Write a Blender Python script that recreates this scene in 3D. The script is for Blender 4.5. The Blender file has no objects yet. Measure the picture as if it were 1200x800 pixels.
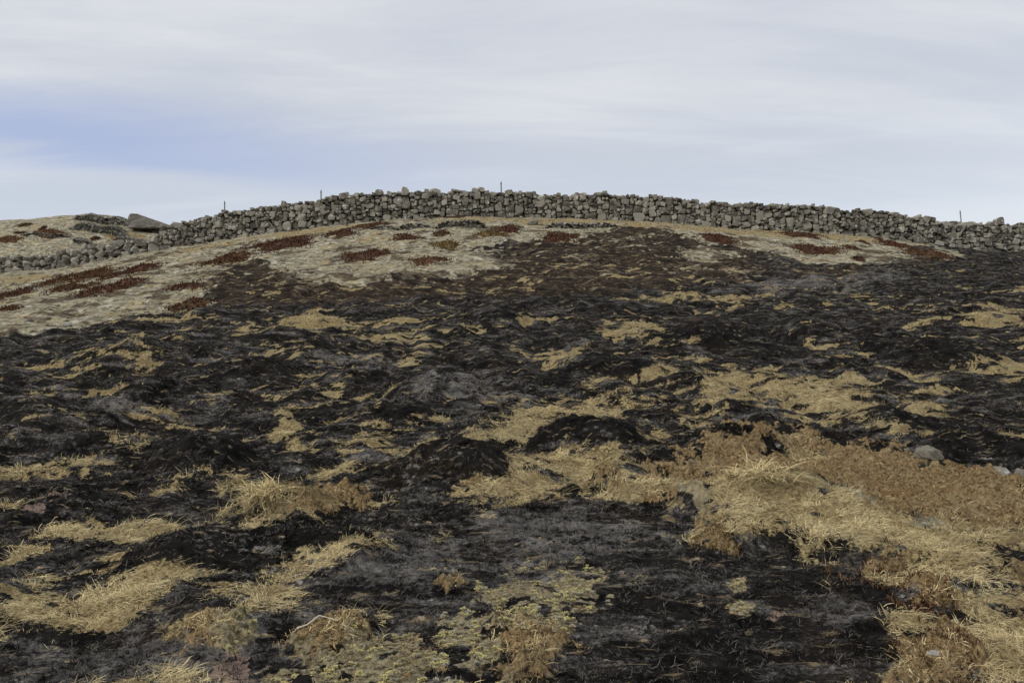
import bpy, bmesh, math, random
import numpy as np
from mathutils import Vector, Matrix, Euler

random.seed(7)
rng = np.random.default_rng(7)
R = math.radians
scene = bpy.context.scene

# ------------------------------------------------------------------ camera
CAM_Z, FPX = 1.6, 942.0
cam_d = bpy.data.cameras.new('camera')
cam_d.sensor_width = 36.0
cam_d.lens = 36.0 * FPX / 1200.0
cam_d.clip_start, cam_d.clip_end = 0.05, 9000.0
cam = bpy.data.objects.new('camera', cam_d)
cam.location = (0, 0, CAM_Z)
cam.rotation_euler = (R(90), 0, 0)
scene.collection.objects.link(cam)
scene.camera = cam

# ------------------------------------------------------------------ exposure
vs = scene.view_settings
vs.view_transform = 'Standard'
vs.look = 'None'
vs.exposure = 0.4
vs.gamma = 1.0
vs.use_curve_mapping = False

# ------------------------------------------------------------------ world: veiled sky
SUN_EL, SUN_AZ = R(40), R(238)          # behind the camera, to the left
world = bpy.data.worlds.new('World')
scene.world = world
world.use_nodes = True


class NT:
    """small helper that writes node trees"""
    def __init__(self, tree):
        self.t = tree
        self.n = tree.nodes
        self.l = tree.links

    def node(self, kind, **kw):
        nd = self.n.new(kind)
        for k, v in kw.items():
            setattr(nd, k, v)
        return nd

    def plug(self, sock, val):
        if isinstance(val, bpy.types.NodeSocket):
            self.l.new(val, sock)
        elif val is not None:
            if isinstance(val, (tuple, list)) and len(val) == 3 and sock.type == 'RGBA':
                val = (*val, 1)
            sock.default_value = val

    def math(self, op, a, b=None, c=None, clamp=False):
        nd = self.node('ShaderNodeMath', operation=op, use_clamp=clamp)
        for i, v in enumerate((a, b, c)):
            if v is not None:
                self.plug(nd.inputs[i], v)
        return nd.outputs[0]

    def mix(self, f, a, b, blend='MIX'):
        nd = self.node('ShaderNodeMix', data_type='RGBA', blend_type=blend)
        self.plug(nd.inputs[0], f)
        self.plug(nd.inputs[6], a)
        self.plug(nd.inputs[7], b)
        return nd.outputs[2]

    def ramp(self, v, lo, hi, a=0.0, b=1.0, smooth=True):
        nd = self.node('ShaderNodeMapRange', interpolation_type='SMOOTHSTEP' if smooth else 'LINEAR')
        nd.clamp = True
        self.plug(nd.inputs[0], v)
        for i, q in enumerate((lo, hi, a, b)):
            self.plug(nd.inputs[i + 1], q)
        return nd.outputs[0]

    def noise(self, vec, scale, detail=4, rough=0.55, dist=0.0, out=0):
        nd = self.node('ShaderNodeTexNoise')
        self.plug(nd.inputs['Vector'], vec)
        nd.inputs['Scale'].default_value = scale
        nd.inputs['Detail'].default_value = detail
        nd.inputs['Roughness'].default_value = rough
        nd.inputs['Distortion'].default_value = dist
        return nd.outputs[out]

    def mapping(self, vec, scale=(1, 1, 1), rot=(0, 0, 0), loc=(0, 0, 0)):
        nd = self.node('ShaderNodeMapping')
        self.plug(nd.inputs[0], vec)
        nd.inputs[1].default_value = loc
        nd.inputs[2].default_value = rot
        nd.inputs[3].default_value = scale
        return nd.outputs[0]


def build_world():
    t = NT(world.node_tree)
    t.n.clear()
    sky = t.node('ShaderNodeTexSky', sky_type='NISHITA')
    sky.sun_disc = False
    sky.sun_elevation = SUN_EL
    sky.sun_rotation = SUN_AZ
    sky.air_density, sky.dust_density, sky.ozone_density = 1.0, 1.5, 1.0
    tc = t.node('ShaderNodeTexCoord')
    sep = t.node('ShaderNodeSeparateXYZ')
    t.plug(sep.inputs[0], tc.outputs['Generated'])
    x, y, z = sep.outputs
    # a flat cloud deck seen in perspective
    zz = t.math('ADD', t.math('MAXIMUM', z, 0.0), 0.11)
    comb = t.node('ShaderNodeCombineXYZ')
    t.plug(comb.inputs[0], t.math('DIVIDE', x, zz))
    t.plug(comb.inputs[1], t.math('DIVIDE', y, zz))
    deck = comb.outputs[0]
    n1 = t.noise(t.mapping(deck, (0.30, 0.62, 1), (0, 0, R(9)), (3.1, 1.7, 0)), 1.0, 7, 0.55, 0.5)
    n2 = t.noise(t.mapping(deck, (0.7, 2.1, 1), (0, 0, R(-7)), (7.3, 0.4, 0)), 1.0, 8, 0.62, 0.6)
    n = t.math('ADD', t.math('MULTIPLY', n1, 0.6), t.math('MULTIPLY', n2, 0.4))
    # azimuth to the left of the hill, elevation of the thinner band
    az = t.math('ARCTAN2', x, y)
    el = t.math('ARCSINE', z)
    el_w = t.math('ADD', el, t.math('MULTIPLY', t.math('SUBTRACT', n, 0.5), 0.16))
    el_w = t.math('ADD', el_w, t.math('MULTIPLY', az, 0.03))
    lo = t.ramp(el_w, 0.150, 0.185)
    band = t.math('MULTIPLY', lo, t.math('SUBTRACT', 1.0, t.ramp(el_w, 0.190, 0.272)))
    band = t.math('MULTIPLY', band, t.ramp(az, 0.10, -0.52))
    band = t.math('MULTIPLY', band, t.ramp(az, -1.9, -0.9))
    # cloud colours (radiance at background strength 0.1)
    cl = t.mix(t.ramp(n, 0.36, 0.66), (4.6, 4.85, 5.4), (6.3, 6.4, 6.5))
    low = t.ramp(el, 0.30, 0.10)
    cl = t.mix(t.math('MULTIPLY', low, 0.38), cl, (4.4, 5.05, 6.2))
    right = t.math('MULTIPLY', t.ramp(az, 0.25, 0.6), t.ramp(el, 0.24, 0.10))
    cl = t.mix(t.math('MULTIPLY', right, 0.7), cl, (6.1, 6.35, 6.7))
    # thicker, brighter overcast overhead
    g = t.math('ADD', 1.0, t.math('MULTIPLY', t.ramp(z, 0.38, 1.0), 0.9))
    vm = t.node('ShaderNodeVectorMath', operation='SCALE')
    t.plug(vm.inputs[0], cl)
    t.plug(vm.inputs['Scale'], g)
    cl = vm.outputs[0]
    gap = t.mix(0.75, sky.outputs[0], (3.3, 3.85, 5.8))
    col = t.mix(t.math('MULTIPLY', band, 0.85), t.mix(0.08, cl, sky.outputs[0]), gap)
    bg = t.node('ShaderNodeBackground')
    t.plug(bg.inputs[0], col)
    bg.inputs[1].default_value = 0.1
    out = t.node('ShaderNodeOutputWorld')
    t.l.new(bg.outputs[0], out.inputs[0])


build_world()

sun_d = bpy.data.lights.new('sun', 'SUN')
sun_d.energy = 1.5
sun_d.angle = R(10)
sun_d.color = (1.0, 0.95, 0.87)
sun = bpy.data.objects.new('sun', sun_d)
sdir = Vector((math.sin(SUN_AZ) * math.cos(SUN_EL), math.cos(SUN_AZ) * math.cos(SUN_EL), math.sin(SUN_EL)))
sun.rotation_euler = (-sdir).to_track_quat('-Z', 'Y').to_euler()
sun.location = sdir * 60
scene.collection.objects.link(sun)


# ------------------------------------------------------------------ noise in numpy
_perm = np.random.default_rng(99).permutation(4096).astype(np.int64)
_ga = np.random.default_rng(5).uniform(0, 2 * np.pi, 4096)
_gx, _gy = np.cos(_ga), np.sin(_ga)


def perlin(x, y, seed=0):
    x = np.asarray(x, float) + seed * 17.37
    y = np.asarray(y, float) - seed * 9.91
    xi = np.floor(x).astype(np.int64)
    yi = np.floor(y).astype(np.int64)
    xf, yf = x - xi, y - yi
    u = xf * xf * xf * (xf * (xf * 6 - 15) + 10)
    v = yf * yf * yf * (yf * (yf * 6 - 15) + 10)

    def g(ix, iy, dx, dy):
        h = _perm[(_perm[ix & 4095] + iy) & 4095]
        return _gx[h] * dx + _gy[h] * dy
    a = g(xi, yi, xf, yf)
    b = g(xi + 1, yi, xf - 1, yf)
    c = g(xi, yi + 1, xf, yf - 1)
    d = g(xi + 1, yi + 1, xf - 1, yf - 1)
    return 1.41 * ((a + u * (b - a)) + v * ((c + u * (d - c)) - (a + u * (b - a))))


def fbm(x, y, wl, octs=4, gain=0.5, seed=0, minwl=None):
    s, a, tot = 0.0, 1.0, 0.0
    for k in range(octs):
        f = 1.0
        if minwl is not None:
            f = np.clip((wl / minwl - 1.5) / 2.0, 0, 1)
        s = s + a * f * perlin(x / wl, y / wl, seed + k * 3)
        tot += a
        a *= gain
        wl *= 0.5
    return s / tot


def sstep(v, a, b):
    t = np.clip((v - a) / (b - a), 0, 1)
    return t * t * (3 - 2 * t)


# ------------------------------------------------------------------ shape of the land
WALL_Y = 35.0


def zat(v, Y):
    return CAM_Z + (400.0 - v) / FPX * Y


_py = np.array([-60, -5, 0, 3, 5, 8, 12, 16, 20, 25, 30, 33, 35, 37, 40, 60])
_pz = np.array([-1.2, -0.1, 0, .06, .13, .36, .95, 1.8, 2.75, 4.2, 5.72, 6.5, 6.92, 7.1, 7.1, 7.1])
_ty = np.arange(-60, 60, 0.05)
_tz = np.interp(_ty, _py, _pz)
_k = np.exp(-0.5 * (np.arange(-40, 41) * 0.05 / 0.8) ** 2)
_tz = np.convolve(np.pad(_tz, 40, mode='edge'), _k / _k.sum(), mode='valid')

_wu = np.array([-250, -100, 0, 70, 108, 133, 177, 200, 260, 300, 350, 400, 440, 500, 560, 600, 650, 700, 760, 800, 850, 900, 950, 1000, 1040, 1080, 1150, 1200, 1300, 1500])
_wv = np.array([335, 326, 319, 316, 309, 304, 297, 292, 283, 276, 270, 264, 259.5, 256, 254, 256, 256, 258, 260, 263, 268, 271, 273, 276, 281, 287, 295, 296, 299, 310])
_wx = (_wu - 600) / FPX * WALL_Y
_wz = zat(_wv, WALL_Y)
_kx = (np.array([-400, -250, -100, 0, 50, 90, 115, 140, 200, 240, 300, 900, 1500]) - 600) / FPX * 46.0
_kz = zat(np.array([300, 280, 268, 262, 257, 253.5, 252, 256, 267, 280, 320, 330, 330]), 46.0)
_tx = np.arange(-45, 45, 0.1)


def _smooth(xs, zs, s):
    z = np.interp(_tx, xs, zs)
    k = np.exp(-0.5 * (np.arange(-40, 41) * 0.1 / s) ** 2)
    return np.convolve(np.pad(z, 40, mode='edge'), k / k.sum(), mode='valid')


_WZ = _smooth(_wx, _wz, 0.6)
_KZ = _smooth(_kx, _kz, 0.5)
_P35 = np.interp(35.0, _ty, _tz)


def base_z(x, y):
    """the smooth hillside, without hummocks (metres)"""
    x = np.asarray(x, float)
    y = np.asarray(y, float)
    p = np.interp(np.minimum(y, 35.0), _ty, _tz)
    wz = np.interp(x, _tx, _WZ)
    kz = np.interp(x, _tx, _KZ)
    f = sstep(y, 10.0, 35.0)
    z = p + (wz - _P35) * f
    b = wz + (kz - wz) * sstep(y, 35.6, 46.0)
    b = b + (-3.0 - kz) * sstep(y, 46.5, 130.0)
    w = sstep(y, 34.4, 35.8)
    z = z * (1 - w) + b * w
    far = sstep(np.hypot(x, y), 120, 400)
    z = z * (1 - far) + (-3.0) * far
    # gentle cross fall close by
    z = z + 0.05 * np.sin(x * 0.45 + 0.8) * sstep(y, 2, 6) * (1 - sstep(y, 9, 16))
    return z


def ground_at(px, py, first=True):
    """surveyed point of the hillside seen at a place in the photograph"""
    d = np.concatenate([np.arange(1.5, 12, 0.01), np.arange(12, 35.4, 0.02), np.arange(35.4, 50, 0.03)])
    x = (px - 600.0) / FPX * d
    ray = CAM_Z + (400.0 - py) / FPX * d
    g = base_z(x, d)
    hit = np.nonzero(g >= ray)[0]
    i = hit[0] if len(hit) else int(np.argmin(ray - g))
    return float(x[i]), float(d[i]), float(g[i])


def world_poly(pts):
    return np.array([ground_at(a, b)[:2] for a, b in pts])


def poly_sd(P, x, y):
    """signed distance to a polygon, positive inside (metres)"""
    d2 = np.full(x.shape, 1e9)
    inside = np.zeros(x.shape, bool)
    n = len(P)
    for i in range(n):
        ax, ay = P[i]
        bx, by = P[(i + 1) % n]
        ex, ey = bx - ax, by - ay
        L = ex * ex + ey * ey + 1e-12
        t = np.clip(((x - ax) * ex + (y - ay) * ey) / L, 0, 1)
        d2 = np.minimum(d2, (x - ax - t * ex) ** 2 + (y - ay - t * ey) ** 2)
        c = ((ay > y) != (by > y)) & (x < ex * (y - ay) / (ey + 1e-12) + ax)
        inside ^= c
    d = np.sqrt(d2)
    return np.where(inside, d, -d)


# --- the patches of the hillside, as outlines on the ground
GRASS = [
    [(280, 386), (330, 378), (370, 371), (420, 379), (490, 377), (440, 385), (380, 390), (300, 393)],
    [(92, 431), (120, 424), (150, 421), (195, 428), (175, 438), (130, 437)],
    [(310, 428), (345, 416), (352, 420), (325, 431)],
    [(70, 513), (100, 505), (122, 505), (100, 513)], [(130, 501), (172, 494), (175, 498), (150, 503)],
    [(0, 562), (60, 557), (120, 549), (150, 536), (192, 523), (150, 526), (110, 535), (70, 545), (0, 548)],
    [(312, 507), (325, 490), (347, 485), (357, 500), (342, 512), (357, 520), (352, 536), (338, 530)],
    [(343, 563), (380, 547), (420, 538), (418, 548), (370, 562)],
    [(178, 577), (207, 569), (203, 576)], [(256, 575), (280, 565), (297, 570), (285, 577)],
    [(262, 614), (285, 580), (310, 568), (345, 575), (360, 600), (350, 622), (300, 624)],
    [(50, 626), (80, 615), (165, 618), (190, 611), (232, 615), (238, 626), (215, 641), (180, 644), (120, 639), (90, 633)],
    [(326, 669), (345, 655), (390, 649), (430, 644), (446, 641), (420, 656), (395, 669), (360, 673)],
    [(0, 698), (40, 699), (80, 705), (130, 690), (180, 680), (210, 672), (265, 668), (230, 683), (200, 695), (196, 711), (160, 731), (110, 746), (85, 757), (73, 746), (80, 735), (0, 737)],
    [(0, 656), (30, 639), (48, 639), (10, 658)], [(113, 664), (145, 659), (172, 656), (140, 669)],
    [(465, 422), (480, 412), (494, 415), (491, 426), (470, 427)],
    [(585, 411), (640, 411), (692, 409), (680, 421), (662, 439), (630, 433), (640, 422), (600, 417)],
    [(704, 391), (715, 374), (760, 374), (788, 394), (760, 401), (720, 399)],
    [(676, 464), (700, 450), (740, 439), (792, 443), (805, 450), (780, 453), (720, 456), (690, 466)],
    [(540, 508), (590, 495), (600, 480), (650, 464), (720, 466), (742, 478), (710, 491), (680, 498), (650, 501), (620, 517), (560, 517)],
    [(532, 597), (552, 575), (590, 568), (600, 545), (630, 529), (680, 535), (720, 520), (750, 514), (800, 499), (835, 493), (800, 511), (762, 521), (742, 531), (748, 551), (722, 560), (690, 574), (650, 582), (600, 592), (545, 602)],
    [(452, 541), (450, 520), (475, 520), (512, 504), (512, 521), (490, 536), (480, 562), (458, 562)],
    [(812, 441), (860, 429), (892, 434), (912, 449), (950, 439), (1012, 439), (1012, 448), (955, 455), (990, 461), (1020, 455), (1025, 470), (1055, 476), (1050, 465), (1100, 479), (1134, 485), (1120, 500), (1104, 500), (1136, 526), (1100, 531), (1040, 521), (1000, 511), (970, 496), (930, 501), (915, 481), (882, 461), (850, 471), (830, 482), (798, 492), (830, 465)],
    [(1000, 429), (1060, 434), (1092, 442), (1112, 461), (1080, 461), (1085, 451), (1040, 441)],
    [(1108, 438), (1160, 430), (1200, 426), (1240, 430), (1200, 437), (1160, 441)],
    [(690, 576), (730, 560), (770, 574), (800, 581), (850, 580), (900, 574), (960, 599), (1060, 619), (1150, 639), (1260, 650), (1260, 684), (1200, 679), (1130, 682), (1050, 669), (1010, 661), (960, 656), (900, 641), (870, 646), (845, 651), (835, 630), (825, 610), (790, 587), (750, 586), (710, 580)],
    [(1120, 711), (1200, 697), (1260, 700), (1260, 815), (1150, 815), (1108, 762), (1150, 746), (1108, 736)],
    [(722, 351), (800, 342), (850, 345), (905, 347), (840, 355), (800, 353), (740, 356)],
    [(888, 363), (920, 357), (955, 360), (900, 365)],
    [(1108, 372), (1150, 359), (1205, 364), (1205, 386), (1150, 379)], [(1050, 388), (1080, 375), (1100, 380), (1070, 392)],
    [(185, 752), (215, 735), (240, 733), (225, 748), (200, 758)],
    [(398, 396), (470, 389), (512, 397), (450, 400)], [(590, 380), (640, 376), (650, 381), (610, 385)],
    [(0, 322), (60, 322), (60, 330), (0, 334)], [(200, 295), (300, 279), (305, 281), (210, 299)],
    [(845, 463), (880, 458), (900, 480), (880, 478)],
    [(560, 255), (800, 261), (950, 273), (1040, 279), (1030, 285), (900, 278), (760, 268), (640, 262), (500, 262)],
    [(300, 277), (420, 263), (440, 264), (330, 281)],
]
PALE = [
    [(-120, 420), (0, 397), (35, 391), (110, 384), (150, 374), (200, 366), (238, 358), (242, 340), (250, 325), (268, 312), (300, 303), (330, 318), (352, 326), (380, 334), (430, 334), (460, 322), (520, 326), (560, 320), (600, 312), (575, 302), (555, 294), (600, 282), (690, 283), (690, 275), (735, 268), (775, 267), (800, 276), (830, 286), (870, 290), (905, 299), (950, 309), (1000, 313), (1040, 306), (1062, 300), (1052, 288), (1092, 290), (1110, 304), (1130, 300), (1085, 284), (1040, 278), (900, 267), (700, 254), (500, 250), (300, 268), (180, 292), (60, 312), (-120, 322)],
    [(795, 300), (830, 291), (862, 296), (850, 304), (815, 307)],
]
BROWN = [
    [(205, 764), (225, 738), (262, 728), (300, 742), (280, 762), (240, 772)], [(590, 735), (640, 742), (660, 760), (640, 800), (600, 800), (580, 770)],
    [(760, 562), (800, 554), (840, 545), (880, 540), (920, 525), (940, 509), (962, 525), (1050, 531), (1075, 551), (1090, 561), (1140, 555), (1260, 562), (1260, 650), (1150, 640), (1060, 620), (960, 600), (900, 578), (850, 578), (800, 582)],
    [(345, 578), (400, 569), (422, 580), (427, 593), (402, 601), (375, 616), (340, 626)],
    [(818, 622), (845, 640), (866, 653), (840, 657), (818, 647)], [(690, 572), (760, 586), (790, 588), (790, 596), (740, 590)],
    [(340, 756), (380, 735), (420, 729), (442, 745), (402, 771), (360, 773)],
    [(508, 692), (535, 682), (547, 690), (520, 699)],
    [(1000, 664), (1060, 670), (1092, 690), (1122, 711), (1112, 741), (1080, 721), (1050, 691)],
    [(1055, 762), (1110, 744), (1152, 770), (1152, 815), (1045, 815)],
    [(120, 272), (150, 273), (172, 278), (130, 282)],
]
LICHEN = [
    [(235, 765), (250, 740), (275, 735), (302, 745), (296, 756), (262, 768)],
    [(330, 792), (350, 780), (400, 775), (420, 760), (450, 745), (500, 745), (540, 729), (588, 750), (588, 785), (572, 812), (330, 812)],
    [(600, 680), (620, 672), (680, 661), (722, 664), (716, 691), (692, 696), (680, 721), (660, 747), (640, 741), (598, 739)],
    [(543, 690), (565, 680), (580, 690), (602, 690), (592, 722), (560, 711)],
    [(846, 711), (858, 702), (885, 708), (880, 718), (855, 718)],
    [(236, 757), (262, 742), (292, 748), (270, 764)], [(440, 722), (455, 714), (465, 724), (448, 734)],
    [(855, 690), (868, 684), (872, 692), (860, 697)],
]
ASH = [
    [(420, 660), (560, 610), (660, 600), (780, 620), (800, 640), (640, 660), (520, 690)],
    [(0, 770), (90, 755), (210, 745), (330, 720), (330, 760), (180, 800), (0, 815)],
    [(940, 715), (990, 700), (1020, 720), (980, 735)],
    [(880, 330), (960, 322), (1060, 318), (1050, 332), (960, 342), (890, 345)],
    [(1020, 290), (1090, 296), (1080, 306), (1030, 308)],
    [(110, 495), (130, 480), (160, 480), (185, 492), (150, 500)], [(870, 495), (905, 470), (925, 490), (900, 505)],
    [(520, 470), (590, 452), (600, 470), (560, 480)], [(1085, 682), (1200, 676), (1260, 690), (1200, 712), (1120, 705)],
    [(395, 420), (470, 428), (450, 440), (390, 436)],
]
SOIL = [
    [(890, 729), (910, 714), (924, 722), (912, 732)], [(250, 788), (275, 770), (292, 775), (285, 792), (300, 806), (270, 812)],
    [(330, 762), (345, 758), (345, 768)], [(40, 585), (80, 570), (95, 582), (60, 592)], [(20, 612), (50, 603), (52, 612)],
    [(540, 740), (560, 735), (562, 745), (548, 748)],
]
SCORCH = [
    [(236, 312), (300, 296), (380, 318), (470, 310), (570, 312), (600, 282), (740, 266), (880, 290), (900, 325), (700, 345), (500, 352), (300, 356), (240, 356)],
    [(1040, 290), (1110, 292), (1120, 306), (1060, 312)], [(930, 318), (1010, 312), (1020, 320), (940, 326)],
]
SMOOTH = [
    [(440, 800), (430, 670), (520, 610), (640, 590), (700, 576), (790, 590), (825, 612), (842, 655), (900, 644), (1010, 664), (1060, 690), (1080, 740), (1050, 815), (600, 815)],
    [(0, 815), (0, 755), (200, 740), (330, 715), (430, 670), (440, 815)],
]
RAISED = [GRASS[26]]
GREYHUMP = [[(786, 590), (795, 580), (812, 584), (835, 604), (826, 612), (806, 600)], [(862, 600), (872, 584), (900, 576), (925, 580), (905, 592), (880, 603)],
            [(985, 612), (1000, 598), (1020, 606), (1030, 622), (1005, 622)], [(1060, 634), (1075, 622), (1100, 628), (1120, 642), (1080, 642)],
            [(1150, 560), (1200, 566), (1200, 600), (1165, 600)]]
# charred and grassy hummocks: place in the photograph, width and height in metres
HUMPS = [(535, 560, 0.95, .26), (490, 555, .5, .14), (700, 520, .9, .24), (650, 520, .5, .16), (770, 555, .6, .18), (850, 540, 1.1, .30), (900, 510, .6, .24),
         (1085, 510, 1.1, .22), (1160, 530, .9, .2), (720, 440, 1.1, .28), (905, 600, .75, .17), (800, 597, .3, .10), (980, 610, .6, .12), (320, 605, .62, .17),
         (405, 592, .5, .10), (520, 470, 1.3, .25), (130, 500, 1.0, .2), (620, 450, 1.0, .2), (1090, 420, 1.5, .3), (960, 400, 1.5, .3), (300, 440, 1.2, .25),
         (420, 450, 1.2, .25), (180, 470, 1.1, .24), (60, 480, 1.0, .22), (230, 540, .8, .2), (60, 520, .8, .2), (370, 640, .7, .14), (240, 660, .8, .12),
         (830, 400, 1.6, .28), (580, 380, 1.8, .25), (150, 420, 1.6, .25), (1020, 560, .4, .1), (1150, 590, .5, .1), (720, 570, .5, .1)]

BLACK_TOPS = {(535, 560), (490, 555), (700, 520), (650, 520), (770, 555), (850, 540), (900, 510), (1085, 510), (1160, 530), (720, 440), (230, 540), (370, 640), (240, 660), (1090, 420), (830, 400), (300, 440)}

# ------------------------------------------------------------------ the land as one sheet
NA, NR = 820, 860
ang_d = np.linspace(R(-41), R(41), NA)
ang = np.concatenate([ang_d, np.linspace(R(41), R(319), 90)[1:-1]])
rad_in = np.geomspace(0.25, 2.4, 40)[:-1]
rad_d = np.geomspace(2.4, 60.0, NR)
rad_out = np.geomspace(60.0, 6000.0, 60)[1:]
rad = np.concatenate([rad_in, rad_d, rad_out])
I0 = len(rad_in)
RR, AA = np.meshgrid(rad, ang, indexing='ij')
X, Y = RR * np.sin(AA), RR * np.cos(AA)
SP = np.maximum(RR * 0.0038, 0.004)         # local spacing of the sheet
ZB = base_z(X, Y)

# zones only need the fine fan
sub = (slice(I0, I0 + NR), slice(0, NA))
xs, ys = X[sub], Y[sub]
warp1 = fbm(xs, ys, 0.9, 4, 0.6, 11)
warp2 = fbm(xs, ys, 0.24, 3, 0.6, 12)
warp3 = fbm(xs, ys, 0.07, 3, 0.6, 13)
warp4 = fbm(xs / 1.6, ys, 0.5, 5, 0.68, 14)


def zone(polys, rough=1.0, lo=0.02):
    m = np.zeros(xs.shape)
    for pp in polys:
        P = world_poly(pp)
        ar = 0.5 * abs(np.dot(P[:, 0], np.roll(P[:, 1], 1)) - np.dot(P[:, 1], np.roll(P[:, 0], 1)))
        per = np.sqrt(((P - np.roll(P, 1, 0)) ** 2).sum(1)).sum()
        size = 2 * ar / max(per, 1e-6)              # about half the width
        a = min(max(0.95 * size, 0.03), 0.55) * rough
        mrg = a * 1.5 + 0.3
        bx = (xs > P[:, 0].min() - mrg) & (xs < P[:, 0].max() + mrg) & (ys > P[:, 1].min() - mrg) & (ys < P[:, 1].max() + mrg)
        if not bx.any():
            continue
        sd = poly_sd(P, xs[bx], ys[bx]) + a * (0.55 * warp1[bx] + 0.8 * warp2[bx] + 0.5 * warp3[bx] + 1.0 * warp4[bx])
        w = max(0.55 * a, lo)
        m[bx] = np.maximum(m[bx], sstep(sd, -w, w))
    return m


m_grass = zone(GRASS)
m_pale = zone(PALE, 1.3)
m_brown = zone(BROWN)
m_lich = zone(LICHEN, 1.2)
m_ash = zone(ASH, 1.8) * (1.15 + 0.7 * warp4) * (1 - 0.5 * sstep(ys, 12, 18))
m_soil = zone(SOIL, 1.2)
m_smooth = zone(SMOOTH, 0.6, 0.15)
m_scorch = zone(SCORCH, 1.6)
m_up = zone(RAISED, 0.22, 0.07)
m_grey = zone(GREYHUMP, 0.6)
knoll = sstep(ys, 35.2, 36.2)
m_pale = np.maximum(m_pale, knoll)

# hummocky relief of the heath
mw = SP[sub] * 2.2
hb1 = np.abs(perlin(xs / 1.5 + 0.3 * warp1, ys / 1.15, 21))
hb2 = np.abs(perlin(xs / 0.62, ys / 0.5 + 0.4 * warp2, 22))
hb3 = np.abs(perlin(xs / 0.27, ys / 0.22, 23)) * np.clip(0.27 / (3 * mw), 0, 1)
fine = fbm(xs, ys, 0.16, 5, 0.62, 24, mw)
hollow = (1 - sstep(hb1, 0.02, 0.16)) * 0.7 + (1 - sstep(hb2, 0.0, 0.14)) * 0.5
# grass left over in the hollows and as flecks
fl = fbm(xs, ys, 2.6, 3, 0.55, 31)
fl2 = fbm(xs, ys / 0.8, 0.45, 4, 0.6, 32)
st1 = fbm(xs / 3.4, ys - 0.10 * xs, 0.34, 5, 0.64, 35)
st2 = fbm(xs / 3.0, ys, 0.14, 4, 0.64, 36)
wov = fbm(xs / 3.6, ys - 0.10 * xs, 0.26, 4, 0.62, 37)
lush = fbm(xs, ys, 3.4, 2, 0.5, 31)
m_slab = zone(SMOOTH[:1], 0.6, 0.15)
midz = (1 - sstep(ys, 23, 28)) * (1 - 0.95 * m_slab)
fleck = sstep(hollow * 0.10 + 0.35 * lush + 1.0 * st1 + 0.6 * st2 - 0.3 * sstep(wov, 0.05, 0.2), 0.19, 0.36) * midz
fl3 = fbm(xs, ys, 0.16, 3, 0.6, 33)
crumb = sstep(0.7 * fl3 + 0.4 * fl + 0.9 * st2, 0.38, 0.60) * (1 - m_slab * 0.6) * (1 - sstep(ys, 16, 24))
holes = sstep(1.0 * fl2 + 0.7 * st2, 0.10, 0.32) * sstep(ys, 5.2, 6.5)
holes = np.maximum(holes, 0.8 * sstep(fl3 + st2, 0.28, 0.5) * (1 - sstep(ys, 4.5, 6.5)))
holes = np.maximum(holes, 0.92 * sstep(wov, 0.02, 0.20) * sstep(ys, 6.5, 8.5))
m_grass = np.maximum(m_grass * (1 - 0.8 * holes), np.maximum(0.85 * fleck, 0.6 * crumb))
m_grass = m_grass * (1 - 0.55 * m_grey)
straw_in = sstep(warp4 + 0.5 * warp1, 0.04, 0.30)
m_grass = np.maximum(m_grass, 0.8 * m_brown * straw_in)
m_brown = m_brown * (1 - 0.75 * straw_in)
m_lich = m_lich * (1 - 0.8 * sstep(fl3 + 0.8 * fl2, 0.02, 0.25))
m_pale = np.maximum(m_pale, m_grey)
# half-burnt fringe below the hilltop
fringe = sstep(ys, 17, 24) * (1 - sstep(ys, 34, 35)) * sstep(0.9 * st1 + 0.9 * st2 + 0.5 * fl, 0.10, 0.42)
m_pale = np.maximum(m_pale, 0.75 * fringe * (1 - 0.6 * sstep(xs, 4, 12)))
m_grass = np.maximum(m_grass, 0.55 * sstep(ys, 20, 25) * (1 - sstep(ys, 34, 35)) * sstep(st2 + 0.8 * fl2, 0.28, 0.5))
# burnt specks inside the pale heath, leftovers inside the burn
spk = sstep(fbm(xs / 1.4, ys, 0.9, 5, 0.66, 34) + 0.35 * fl, 0.03, 0.27) * m_pale * (1 - 0.6 * knoll) * (ys > 12)

amp = 1.0 - 0.72 * m_smooth
amp = amp * (1 - 0.50 * m_pale) * (1 - 0.6 * m_up)
amp = amp * (0.55 + 0.45 * sstep(ys, 4, 8)) * (1 - 0.55 * sstep(ys, 31, 35))
rel = amp * (0.27 * (hb1 - 0.22) + 0.11 * (hb2 - 0.2)) + (0.25 + 0.75 * amp) * 0.055 * hb3
rel += 0.026 * fine * (0.6 + 0.6 * (1 - m_grass))
for (px, py, w, h) in HUMPS:
    gx, gy, _ = ground_at(px, py)
    q = ((xs - gx) / (w * 0.55)) ** 2 + ((ys - gy) / (w * 0.48)) ** 2
    q = q * (1 + 0.7 * warp1 + 0.4 * warp2)
    e = np.exp(-np.clip(q, 0, 30) ** 1.3)
    rel += h * 0.95 * e
    if (px, py) in BLACK_TOPS:
        m_ash -= 1.0 * e
        m_grass *= 1 - 0.9 * sstep(e, 0.15, 0.6)
rel += 0.04 * sstep(m_brown, 0.2, 0.9)
rel += 0.12 * m_up                                    # turf standing proud of the burn
rel += m_brown * 0.065 * (np.abs(perlin(xs / 0.11, ys / 0.1, 41)) + 0.7 * np.abs(perlin(xs / 0.05, ys / 0.05, 42))) * np.clip(0.1 / mw, 0, 1)
rel += m_lich * 0.02 * np.abs(perlin(xs / 0.06, ys / 0.06, 43))
rel += m_pale * (1 - knoll * 0.4) * 0.07 * (np.abs(perlin(xs / 0.8, ys / 0.5, 44)) - 0.2)
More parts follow.
